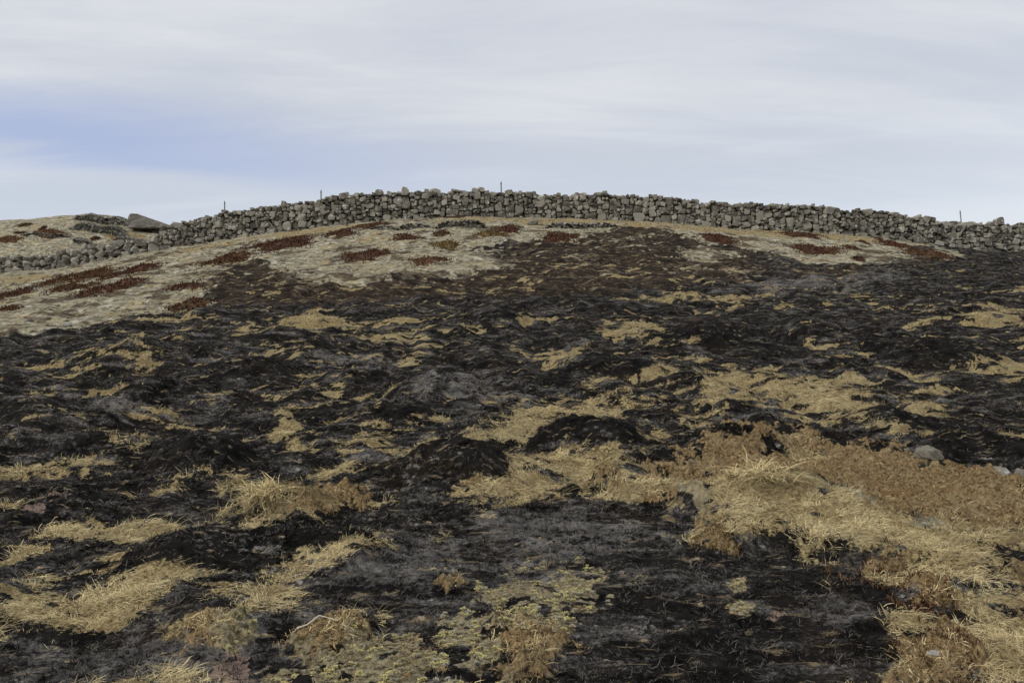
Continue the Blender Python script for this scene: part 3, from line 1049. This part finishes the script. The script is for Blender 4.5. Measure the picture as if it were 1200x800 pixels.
def slab():
    # an upended flat block with a sloping top
    u = FPX / 43.0
    prof = [(-24, 0), (-24, 15), (-20, 17.5), (-13, 16), (23, 3.5), (25, 0)]
    bm = bmesh.new()
    f0 = [bm.verts.new((a / u, -0.28, b / u)) for a, b in prof]
    f1 = [bm.verts.new((a / u + 0.06, 0.38, b / u * 0.97)) for a, b in prof]
    bm.faces.new(f0)
    bm.faces.new(f1[::-1])
    n = len(prof)
    for i in range(n):
        bm.faces.new((f0[(i + 1) % n], f0[i], f1[i], f1[(i + 1) % n]))
    bmesh.ops.recalc_face_normals(bm, faces=bm.faces)
    bmesh.ops.bevel(bm, geom=list(bm.edges), offset=0.04, segments=2, affect='EDGES')
    bmesh.ops.triangulate(bm, faces=bm.faces)
    for _ in range(3):
        bmesh.ops.subdivide_edges(bm, edges=[e for e in bm.edges if e.calc_length() > 0.12], cuts=1, use_grid_fill=True)
    co = np.array([v.co for v in bm.verts])
    nz = fbm(co[:, 0] + co[:, 1], co[:, 2] * 1.6 - co[:, 1] * .5, 0.5, 4, 0.6, 8)
    n2 = fbm(co[:, 0] - co[:, 1], co[:, 2] * 1.6 + 3, 0.4, 4, 0.6, 9)
    for v, a, b in zip(bm.verts, nz, n2):
        v.co += Vector((0.05 * b, 0.10 * a, 0.07 * b))
    me = bpy.data.meshes.new('rock_slab')
    bm.to_mesh(me)
    bm.free()
    o = link('rock_slab', me, M_SLAB)
    x = (177 - 600) / FPX * 43.0
    o.location = (x, 43.0, zat(268, 43.0))
    o.rotation_euler = (0, 0, 0.05)
    tag(o, 'big tilted grey slab with a sloping top against the sky', 'rock')


slab()


# ------------------------------------------------------------------ fence posts
def post(px, ptop, lean, label, y=36.4, w=0.06):
    x = (px - 600) / FPX * y
    z0 = gz(x, y) - 0.2
    h = zat(ptop, y) - z0
    root = empty('fence_post', (x, y, z0))
    root.rotation_euler = (0, lean, 0)
    bm = bmesh.new()
    rings = []
    r = random.Random(px)
    for k, f in enumerate((0, 0.3, 0.6, 0.85, 0.97, 1.0)):
        rad_ = w / 2 * (1.15 - 0.25 * f) * (0.55 if f == 1.0 else 1)
        ring = [bm.verts.new((rad_ * math.cos(a) * r.uniform(.93, 1.07) + 0.01 * math.sin(f * 5), rad_ * math.sin(a) * r.uniform(.93, 1.07), f * h)) for a in np.linspace(0, 2 * math.pi, 9)[:-1]]
        rings.append(ring)
    for a, b in zip(rings, rings[1:]):
        for i in range(8):
            bm.faces.new((a[i], a[(i + 1) % 8], b[(i + 1) % 8], b[i]))
    bm.faces.new(rings[-1])
    me = bpy.data.meshes.new('stake')
    bm.to_mesh(me)
    bm.free()
    link('stake', me, M_POST, root)
    for f in (0.95, 0.72):
        bm = bmesh.new()
        bmesh.ops.create_cone(bm, cap_ends=True, segments=8, radius1=w * 0.62, radius2=w * 0.62, depth=0.035)
        me = bpy.data.meshes.new('wire_loop')
        bm.to_mesh(me)
        bm.free()
        o = link('wire_loop', me, M_POST, root)
        o.location = (0.01 * math.sin(f * 5), 0, f * h)
    tag(root, label, 'post', 'fence posts behind the wall')


post(263.5, 235.5, 0, 'thin grey post above the left end of the long wall')
post(376.5, 222.5, 0, 'thin grey post on the rising left stretch of the wall')
post(588.5, 212.5, -0.02, 'thin grey post just right of the wall crest')
post(1130.5, 246, -0.09, 'thin leaning stake above the lowest dip of the wall at right', w=0.05)


# ------------------------------------------------------------------ crowberry and heather mats
def shrub(px0, px1, py0, py1, mat, label, cat='shrub', seed=0, hgt=0.10, fine=1.0):
    cx = (px0 + px1) / 2
    xa, ya, _ = ground_at(cx, py1 - 1)
    xb, yb, _ = ground_at(cx, py0 + (py1 - py0) * 0.35)
    y = (ya + yb) / 2
    x = (cx - 600) / FPX * y
    rx = (px1 - px0) / 2 / FPX * y * 0.98
    ry = max((yb - ya) / 2 * 1.2, 0.3 * rx, 0.2)
    tilt = random.Random(seed).uniform(-0.15, 0.15)
    r = np.random.default_rng(seed + 500)
    root = empty('heath_shrub', (x, y, gz(x, y)))
    ph = r.uniform(0, 6.28, 4)

    def lim(a):
        return 0.95 + 0.16 * np.sin(2 * a + ph[0]) + 0.14 * np.sin(3 * a + ph[1]) + 0.11 * np.sin(5 * a + ph[2]) + 0.09 * np.sin(9 * a + ph[3]) + 0.06 * np.sin(16 * a + ph[1])

    def surf(a, f):
        k = lim(a) * f
        lx = rx * k * np.cos(a)
        ly = ry * k * np.sin(a) + tilt * lx
        wx, wy = x + lx, y + ly
        dome = hgt * np.sqrt(np.clip(1 - f ** 2.2, 0, 1)) * (0.7 + 0.6 * np.abs(perlin(wx / 0.45, wy / 0.45, seed)) + 0.3 * perlin(wx / .15, wy / .15, seed + 1))
        return lx, ly, lookup(_Zs, wx, wy) - gz(x, y) + dome - 0.05
    # mat of stems
    na, nf = 40, 12
    aa, ff = np.meshgrid(np.linspace(0, 2 * np.pi, na, endpoint=False), np.linspace(0.02, 1, nf), indexing='ij')
    lx, ly, lz = surf(aa.ravel(), ff.ravel())
    V = np.stack([lx, ly, lz], -1)
    F = []
    for i in range(na):
        for j in range(nf - 1):
            i2 = (i + 1) % na
            F.append((i * nf + j, i * nf + j + 1, i2 * nf + j + 1, i2 * nf + j))
    me = bpy.data.meshes.new('mat')
    me.from_pydata(V.tolist(), [], F)
    at = me.attributes.new('tip', 'FLOAT', 'POINT')
    at.data.foreach_set('value', np.full(len(V), 0.25, np.float32))
    link('stem_mat', me, mat, root)
    # sprigs
    n = int(min(max(rx * ry * 1500 / fine ** 2.4, 300), 4200))
    a = r.uniform(0, 2 * np.pi, n)
    f = np.sqrt(r.uniform(0, 1, n)) * r.uniform(0.85, 1.22, n)
    lx, ly, lz = surf(a, np.minimum(f, 1.0))
    lx *= np.maximum(f, 1)
    ly *= np.maximum(f, 1)
    lz = np.where(f > 1, lookup(_Zs, x + lx, y + ly) - gz(x, y), lz)
    V, F, T = [], [], []
    for i in range(n):
        h = r.uniform(0.02, 0.075) * (0.4 + 0.6 * fine)
        w = r.uniform(0.008, 0.02) * fine
        b = r.uniform(0, 6.28)
        dx, dy = w * math.cos(b), w * math.sin(b)
        ox, oy = r.normal(0, 0.035, 2) * (0.4 + 0.6 * fine)
        k = len(V)
        V += [(lx[i] - dx, ly[i] - dy, lz[i] - 0.02), (lx[i] + dx, ly[i] + dy, lz[i] - 0.02),
              (lx[i] + dx * 1.1 + ox * .5, ly[i] + dy * 1.1 + oy * .5, lz[i] + h * .6), (lx[i] - dx * 1.1 + ox * .5, ly[i] - dy * 1.1 + oy * .5, lz[i] + h * .6), (lx[i] + ox, ly[i] + oy, lz[i] + h)]
        F += [(k, k + 1, k + 2, k + 3), (k + 3, k + 2, k + 4)]
        T += [0.1, 0.1, 0.7, 0.7, 1.0]
    me = bpy.data.meshes.new('sprigs')
    me.from_pydata(V, [], F)
    at = me.attributes.new('tip', 'FLOAT', 'POINT')
    at.data.foreach_set('value', np.array(T, np.float32))
    link('sprigs', me, mat, root)['kind'] = 'stuff'
    tag(root, label, cat, 'low red and brown shrubs on the heath')


SHRUBS = [
    (287, 375, 274, 294, M_RED, 'largest dark red shrub mat below the left part of the long wall'),
    (238, 296, 295, 311, M_RUST, 'dull brown shrub mat at the burnt edge, below the largest red one'),
    (135, 179, 306, 325, M_RED, 'compact dark red shrub below the join of the two walls'),
    (60, 130, 311, 333, M_RUST, 'long brown shrub strip just below the collapsed wall'),
    (60, 112, 330, 343, M_RUST, 'brown shrub strip below the longer strip on the left moss'),
    (94, 165, 325, 346, M_RED, 'sprawling reddish shrub between the left strip and the compact red one'),
    (202, 239, 327, 343, M_RED, 'small dark red shrub alone on pale moss by the burn edge'),
    (199, 244, 346, 366, M_RUST, 'faded brown shrub just below the small lone red one'),
    (-8, 27, 337, 354, M_RED, 'red shrub cut by the left edge of the picture'),
    (-8, 18, 358, 369, M_RUST, 'small brown shrub at the left edge, lowest on the moss'),
    (378, 421, 267, 279, M_RED, 'dark red shrub right of the largest mat, close to the wall'),
    (413, 456, 260, 268, M_RUST, 'flat rusty shrub right at the wall foot left of the ledges'),
    (402, 458, 287, 307, M_RED, 'wide red shrub in the middle of the moss below the left ledge'),
    (458, 494, 272, 284, M_RED, 'red shrub just under the left rock ledge'),
    (503, 544, 279, 292, M_OLIVE, 'olive brown shrub below the higher rock ledge'),
    (474, 529, 297, 312, M_RUST, 'faded rusty shrub at the burn edge, below the olive one'),
    (576, 613, 261, 274, M_RED, 'small red shrub left of the lone pale stone'),
    (630, 682, 269, 284, M_RED, 'bright red oval shrub below the low dark ledge'),
    (820, 863, 272, 286, M_RED, 'red oval shrub on the right moss, leftmost there'),
    (916, 964, 270, 281, M_RED, 'red shrub touching the foot of the wall on the right moss'),
    (927, 984, 282, 299, M_RED, 'largest red shrub of the right moss, below the one at the wall'),
    (986, 1010, 286, 294, M_RED, 'small red shrub right of the largest one on the right moss'),
    (1030, 1064, 280, 292, M_RED, 'rightmost red shrub, where the moss ends by the wall'),
    (998, 1014, 302, 308, M_RED, 'tiny red shrub lowest on the right moss'),
    (516, 560, 251, 257, M_RUST, 'thin rusty shrub against the wall base under its crest'),
    (15, 31, 270, 276, M_RED, 'lower of the small red shrubs on the left knoll slope'),
    (20, 38, 262, 268, M_RUST, 'upper brown shrub on the far left of the knoll'),
    (45, 56, 264, 270, M_RED, 'little round red shrub high on the middle of the knoll'),
    (106, 118, 276, 284, M_RED, 'little red shrub just above the collapsed wall'),
    (556, 600, 268, 279, M_OLIVE, 'olive shrub at the right end of the higher rock ledge'),
    (-12, 30, 277, 287, M_RUST, 'brown shrub band at the left edge on the knoll slope'),
    (30, 86, 270, 277, M_RUST, 'thin brown shrub band rising toward the dark ledge on the knoll'),
    (1066, 1112, 290, 304, M_RUST, 'faded rusty shrub on burnt ground right of the last moss'),
    (505, 530, 268, 278, M_RUST, 'rusty shrub in front of the higher rock ledge'),
    (1005, 1015, 282, 287, M_RED, 'tiny red shrub close above the small one on the right moss'),
]
for i, (a, b, c, d, mt, lb) in enumerate(SHRUBS):
    shrub(a, b, c, d, mt, lb, seed=i)
for i, (a, b, c, d, lb) in enumerate([
        (985, 1075, 661, 690, 'rust brown heather along the lower edge of the grassy rim'),
        (1058, 1122, 688, 738, 'rust brown heather spilling down between char and grass at lower right'),
        (1055, 1150, 742, 800, 'rust brown heather clump around the small pale stone at bottom right'),
        (818, 862, 620, 656, 'small olive brown moss clump at the corner of the turf step')]):
    shrub(a, b, c, d, M_OLIVE if i == 3 else M_RUST, lb, seed=60 + i, hgt=0.03, fine=0.22)


# ------------------------------------------------------------------ ground cover, as clumps set out on the sheet
protos = bpy.data.collections.new('clump_kinds')


def strips(name, n, length, width, spread, lean, mat, seed, curl=0.5, segs=3, swirl=None, up=0.0):
    r = np.random.default_rng(seed)
    V, F, T = [], [], []
    for i in range(n):
        a = r.uniform(0, 6.283) if swirl is None else swirl + r.normal(0, 0.55)
        px, py = r.normal(0, spread, 2)
        L = length * r.uniform(0.55, 1.25)
        th = R(np.clip(r.normal(lean, 14), 2, 86))
        w = width * r.uniform(0.7, 1.3)
        pz, k = -0.008 + up * r.uniform(0, 1), len(V)
        ca, sa_ = math.cos(a), math.sin(a)
        wx, wy = -sa_ * w / 2, ca * w / 2
        tw = r.normal(0, 0.35)
        for s in range(segs):
            q = s / (segs - 1 + 0.0)
            ww = 1 - 0.25 * q
            V += [(px - wx * ww, py - wy * ww, pz), (px + wx * ww, py + wy * ww, pz + w * 0.3 * math.sin(tw * 5))]
            T += [q * 0.9, q * 0.9]
            st = L / segs
            px += math.sin(th) * ca * st
            py += math.sin(th) * sa_ * st
            pz += math.cos(th) * st
            th = min(th + curl * r.uniform(0.2, 0.9), R(105))
            a2 = r.normal(0, 0.18)
            ca, sa_ = ca * math.cos(a2) - sa_ * math.sin(a2), sa_ * math.cos(a2) + ca * math.sin(a2)
        V.append((px, py, pz))
        T.append(1.0)
        for s in range(segs - 1):
            F.append((k + 2 * s, k + 2 * s + 1, k + 2 * s + 3, k + 2 * s + 2))
        F.append((k + 2 * segs - 2, k + 2 * segs - 1, k + 2 * segs))
    me = bpy.data.meshes.new(name)
    me.from_pydata(V, [], F)
    at = me.attributes.new('tip', 'FLOAT', 'POINT')
    at.data.foreach_set('value', np.array(T, np.float32))
    me.materials.append(mat)
    o = bpy.data.objects.new(name, me)
    return o


def clod(name, seed, mat, flat=0.5, rough=0.5):
    r = np.random.default_rng(seed)
    bm = bmesh.new()
    bmesh.ops.create_icosphere(bm, subdivisions=2, radius=1.0)
    co = np.array([v.co for v in bm.verts])
    nz = fbm(co[:, 0] + 2 * co[:, 2], co[:, 1] - 2 * co[:, 2] + seed, 0.8, 3, 0.7, seed)
    for v, k in zip(bm.verts, nz):
        v.co *= 1 + rough * 1.6 * k + r.uniform(-.12, .12)
        v.co.z *= flat
    me = bpy.data.meshes.new(name)
    bm.to_mesh(me)
    T = np.array([np.clip(v.co.z / flat * .5 + .5 + r.uniform(-.3, .3), 0, 1) for v in bm.verts], np.float32)
    bm.free()
    at = me.attributes.new('tip', 'FLOAT', 'POINT')
    at.data.foreach_set('value', T)
    me.materials.append(mat)
    return bpy.data.objects.new(name, me)


def coral(name, seed, mat, n=46):
    """cushion lichen: short stubby branchlets pointing outwards from a low dome"""
    r = np.random.default_rng(seed)
    V, F, T = [], [], []
    for i in range(n):
        d = r.normal(size=3)
        d[2] = abs(d[2]) + 0.25
        d /= np.linalg.norm(d)
        e = np.cross(d, r.normal(size=3))
        e /= np.linalg.norm(e)
        f = np.cross(d, e)
        p0, p1 = d * 0.35, d * r.uniform(0.75, 1.1)
        p1 = p1 + r.normal(0, 0.10, 3)
        k = len(V)
        w0, w1 = 0.07, r.uniform(0.10, 0.17)
        for p, w, tt in ((p0, w0, 0.0), (p1, w1, 0.85)):
            for q in range(3):
                a = q * 2.094
                V.append(tuple(p + w * (math.cos(a) * e + math.sin(a) * f)))
                T.append(tt)
        V.append(tuple(p1 + d * 0.10))
        T.append(1.0)
        for q in range(3):
            q2 = (q + 1) % 3
            F += [(k + q, k + q2, k + 3 + q2, k + 3 + q), (k + 3 + q, k + 3 + q2, k + 6)]
    V = [(a, b, c * 0.6) for a, b, c in V]
    me = bpy.data.meshes.new(name)
    me.from_pydata(V, [], F)
    at = me.attributes.new('tip', 'FLOAT', 'POINT')
    at.data.foreach_set('value', np.array(T, np.float32))
    me.materials.append(mat)
    return bpy.data.objects.new(name, me)


def scatter(name, kinds, x, y, scale, label, cat, mat=None, lift=0.0, tilt=0.25, seed=0, rotz=None):
    """one ground-cover object: points on the sheet that carry clumps"""
    col = bpy.data.collections.new(name + '_kinds')
    for k, o in enumerate(kinds):
        o.name = '%s_clump_%02d' % (name, k)
        col.objects.link(o)
    r = np.random.default_rng(seed)
    n = len(x)
    z = lookup(_Zs, x, y) + lift
    me = bpy.data.meshes.new(name)
    me.vertices.add(n)
    me.vertices.foreach_set('co', np.stack([x, y, z], -1).ravel())
    # lean with the slope
    e = 0.12
    gx = (lookup(_Zs, x + e, y) - lookup(_Zs, x - e, y)) / (2 * e)
    gy = (lookup(_Zs, x, y + e) - lookup(_Zs, x, y - e)) / (2 * e)
    rz = r.uniform(0, 6.283, n) if rotz is None else rotz + r.normal(0, 0.8, n)
    # tilt in world axes then spin: approximate by euler with small angles
    tx = np.clip(gy, -1, 1) * 0.8 + r.normal(0, tilt, n) * 0.4
    ty = -np.clip(gx, -1, 1) * 0.8 + r.normal(0, tilt, n) * 0.4
    rx = tx * np.cos(rz) + ty * np.sin(rz)
    ry = -tx * np.sin(rz) + ty * np.cos(rz)
    # rotation order Rz * (rx, ry): write it as an XYZ euler for small tilts
    at = me.attributes.new('turn', 'FLOAT_VECTOR', 'POINT')
    at.data.foreach_set('vector', np.stack([rx, ry, rz], -1).astype(np.float32).ravel())
    at = me.attributes.new('size', 'FLOAT', 'POINT')
    at.data.foreach_set('value', scale.astype(np.float32))
    at = me.attributes.new('pick', 'INT', 'POINT')
    at.data.foreach_set('value', r.integers(0, len(kinds), n).astype(np.int32))
    o = link(name, me)
    ng = bpy.data.node_groups.new(name + '_set_out', 'GeometryNodeTree')
    ng.interface.new_socket('Geometry', in_out='INPUT', socket_type='NodeSocketGeometry')
    ng.interface.new_socket('Geometry', in_out='OUTPUT', socket_type='NodeSocketGeometry')
    gi = ng.nodes.new('NodeGroupInput')
    go = ng.nodes.new('NodeGroupOutput')
    ci = ng.nodes.new('GeometryNodeCollectionInfo')
    ci.inputs[0].default_value = col
    ci.inputs['Separate Children'].default_value = True
    ci.inputs['Reset Children'].default_value = True
    ip = ng.nodes.new('GeometryNodeInstanceOnPoints')
    ip.inputs['Pick Instance'].default_value = True

    def named(nm, tp):
        q = ng.nodes.new('GeometryNodeInputNamedAttribute')
        q.data_type = tp
        q.inputs[0].default_value = nm
        return q.outputs[0]
    L = ng.links
    mp = ng.nodes.new('GeometryNodeMeshToPoints')
    L.new(gi.outputs[0], mp.inputs[0])
    L.new(mp.outputs[0], ip.inputs['Points'])
    L.new(ci.outputs[0], ip.inputs['Instance'])
    L.new(named('pick', 'INT'), ip.inputs['Instance Index'])
    e2r = ng.nodes.new('FunctionNodeEulerToRotation')
    L.new(named('turn', 'FLOAT_VECTOR'), e2r.inputs[0])
    L.new(e2r.outputs[0], ip.inputs['Rotation'])
    L.new(named('size', 'FLOAT'), ip.inputs['Scale'])
    L.new(ip.outputs[0], go.inputs[0])
    md = o.modifiers.new('set_out', 'NODES')
    md.node_group = ng
    tag(o, label, cat, kind='stuff')
    print('STUFF', name, n)
    return o


def draw(n, r0, r1, seed, a0=-36.5, a1=36.5):
    r = np.random.default_rng(seed)
    d = np.exp(r.uniform(math.log(r0), math.log(r1), n))
    a = R(1) * r.uniform(a0, a1, n)
    return d * np.sin(a), d * np.cos(a), r.uniform(0, 1, n), d


full_pale = np.clip(m_pale - spk, 0, 1)
others = np.clip(m_grass + m_brown + m_lich + m_pale, 0, 1)
m_char = np.clip(1 - others, 0, 1)

# dry grass
x, y, p, d = draw(300000, 2.6, 34.5, 61)
mg = lookup(m_grass, x, y) * (1 - lookup(m_brown, x, y) * 0.75) * (1 - lookup(m_lich, x, y))
patch = fbm(x, y, 0.5, 3, 0.5, 71)
keep = (p < np.clip((mg - 0.25) * 1.5, 0, 1) * np.clip(0.48 + 1.5 * patch, 0.04, 1)) & (y > 2.4)
x, y, d, patch = x[keep], y[keep], d[keep], patch[keep]
sc = (0.75 + 0.25 * np.random.default_rng(1).uniform(-1, 1, len(x)) + 0.4 * patch) * np.clip(d / 7.0, 0.85, 1.05)
wind = 0.5 + 3.2 * fbm(x, y, 0.9, 3, 0.55, 72)
scatter('dry_grass', [strips('t', 16, .085, .0032, .035, 70, M_STRAW, 1, swirl=0.0), strips('t', 14, .11, .0030, .04, 76, M_STRAW, 2, .35, swirl=0.0),
                      strips('t', 16, .065, .0034, .035, 62, M_STRAW, 3), strips('t', 12, .10, .0030, .035, 78, M_STRAW, 4, .3, swirl=2.6),
                      strips('t', 16, .05, .0034, .03, 55, M_STRAW_BR, 5), strips('t', 10, .12, .0026, .04, 80, M_STRAW, 6, .25), strips('t', 10, .10, .0026, .026, 55, M_STRAW, 7, .5)],
        x, y, sc, 'flattened straw coloured dry grass lying in unburnt patches', 'grass', seed=2, rotz=wind)

# upright and brown grass over moss
x, y, p, d = draw(110000, 2.6, 26, 62)
mb = lookup(m_brown, x, y)
keep = (p < np.clip(mb - 0.2, 0, 1) * np.clip(0.45 + 1.2 * fbm(x, y, 0.35, 3, 0.5, 73), 0.04, 0.9)) & (y > 2.4)
x, y, d = x[keep], y[keep], d[keep]
scatter('brown_grass', [strips('t', 20, .035, .0030, .022, 45, M_STRAW_BR, 11), strips('t', 20, .030, .0032, .026, 60, M_STRAW_BR, 12), strips('t', 6, .06, .0026, .03, 66, M_STRAW, 14)],
        x, y, np.random.default_rng(2).uniform(0.6, 1.15, len(x)), 'short brown tufts growing over the damp mossy hollow', 'grass', seed=3)

# charred stubble and clods
x, y, p, d = draw(150000, 2.6, 33, 63)
mc = lookup(m_char, x, y) * (1 - 0.8 * lookup(m_scorch, x, y))
keep = (p < mc * np.clip(0.32 + 1.1 * fbm(x, y, 0.4, 4, 0.6, 74), 0.03, 0.8)) & (y > 2.4)
x, y, d = x[keep], y[keep], d[keep]
scatter('charred_stubble', [strips('t', 15, .045, .005, .022, 38, M_CHAR, 21, .4), strips('t', 17, .055, .004, .028, 52, M_CHAR, 22, .4),
                            strips('t', 13, .035, .006, .03, 64, M_CHAR, 23, .3), strips('t', 7, .07, .0028, .03, 60, M_ASHY, 24, .3)],
        x, y, np.random.default_rng(3).uniform(0.45, 1.15, len(x)) * np.clip(d / 6.0, 0.75, 1.1), 'burnt black heather stubble covering the hillside', 'ground cover', seed=4)

x, y, p, d = draw(60000, 2.6, 34, 64)
mc = lookup(m_char, x, y) * (1 - 0.6 * lookup(m_smooth, x, y)) * (1 - 0.9 * lookup(m_scorch, x, y))
keep = (p < mc * np.clip(0.22 + 1.2 * fbm(x, y, 0.7, 4, 0.6, 75), 0.02, 0.8)) & (y > 2.4)
x, y, d = x[keep], y[keep], d[keep]
scatter('charred_clods', [clod('t', 31, M_CHAR), clod('t', 32, M_CHAR, .4), clod('t', 33, M_CHAR, .6, .7)],
        x, y, np.random.default_rng(4).uniform(0.010, 0.028, len(x)) * np.clip(d / 5.0, 0.8, 1.5), 'crumbled black clods of burnt turf', 'ground cover', lift=0.0, seed=5)

# yellow lichen cushions
x, y, p, d = draw(90000, 2.6, 7.5, 65)
ml = lookup(m_lich, x, y)
keep = (p < np.clip(ml - 0.25, 0, 1) * np.clip(0.55 + 1.5 * fbm(x, y, 0.18, 3, 0.6, 76), 0.02, 1)) & (y > 2.4)
x, y, d = x[keep], y[keep], d[keep]
scatter('yellow_lichen', [coral('t', 41, M_LICHEN), coral('t', 42, M_LICHEN, 36), coral('t', 43, M_PALEMOSS, 44), strips('t', 14, 1.6, .12, .5, 55, M_STRAW_BR, 44)],
        x, y, np.random.default_rng(5).uniform(0.006, 0.019, len(x)), 'pale yellow green cushion lichen in the foreground', 'lichen', lift=0.004, seed=6)

# pale moss and lichen lumps on the unburnt top
x, y, p, d = draw(110000, 14, 50, 66)
mp_ = lookup(full_pale, x, y)
keep = (p < np.clip(mp_ - 0.3, 0, 1) * np.clip(0.16 + 1.5 * fbm(x, y, 0.8, 4, 0.6, 77), 0.01, 0.9)) & ((y < 34.3) | (y > 36))
x, y, d = x[keep], y[keep], d[keep]
scatter('pale_moss', [coral('t', 51, M_PALEMOSS, 40), strips('t', 22, .9, .10, .5, 55, M_PALEMOSS, 52), strips('t', 22, 1.1, .08, .5, 68, M_STRAW, 53), strips('t', 20, .7, .12, .5, 45, M_PALEMOSS, 54)],
        x, y, np.random.default_rng(6).uniform(0.03, 0.08, len(x)), 'pale grey moss and lichen cushions on the unburnt hilltop', 'moss', lift=-0.005, seed=7)


# ------------------------------------------------------------------ tussock and twig that stand out
def real_clump(o, name, loc, label, cat, scale=1.0):
    o.name = name
    C.objects.link(o)
    o.location = loc
    o.scale = (scale,) * 3
    return tag(o, label, cat)


x, y, _ = ground_at(312, 612)
real_clump(strips('grass_tussock', 420, .22, .0045, .085, 52, M_STRAW, 81, .55, 4, up=.06), 'grass_tussock', (x, y, gz(x, y) - 0.01),
           'shaggy straw tussock beside brown moss, left of centre', 'grass tussock')
x, y, _ = ground_at(895, 604)
real_clump(strips('grass_tussock', 420, .24, .0042, .12, 62, M_STRAW, 82, .5, 4, up=.03), 'grass_tussock', (x, y, gz(x, y) - 0.01),
           'long bleached grass draped over a grey mossy hump on the turf rim', 'grass tussock')


def twig():
    pts = []
    for (u, v) in [(348, 755), (360, 751), (374, 747), (386, 746), (395, 749), (403, 754), (412, 757)]:
        x, y, _ = ground_at(u, v)
        pts.append(Vector((x, y, gz(x, y) + 0.022)))
    o0 = pts[0].copy()
    bm = bmesh.new()
    rings = []
    for i, p in enumerate(pts):
        d = (pts[min(i + 1, len(pts) - 1)] - pts[max(i - 1, 0)]).normalized()
        s = d.cross(Vector((0, 0, 1))).normalized()
        u_ = s.cross(d)
        rr = 0.0042 * (1 - 0.10 * i)
        rings.append([bm.verts.new(p - o0 + rr * (math.cos(a) * s + math.sin(a) * u_)) for a in (0, 1.05, 2.1, 3.14, 4.2, 5.24)])
    for a, b in zip(rings, rings[1:]):
        for k in range(6):
            bm.faces.new((a[k], a[(k + 1) % 6], b[(k + 1) % 6], b[k]))
    bm.faces.new(rings[0][::-1])
    bm.faces.new(rings[-1])
    bmesh.ops.recalc_face_normals(bm, faces=bm.faces)
    me = bpy.data.meshes.new('twig')
    bm.to_mesh(me)
    bm.free()
    m, t, b = new_mat('bleached_wood')
    b.inputs['Base Color'].default_value = (0.50, 0.45, 0.36, 1)
    o = link('bleached_twig', me, m)
    o.location = o0
    tag(o, 'thin curved bleached twig lying on brown moss near the bottom', 'twig')


twig()
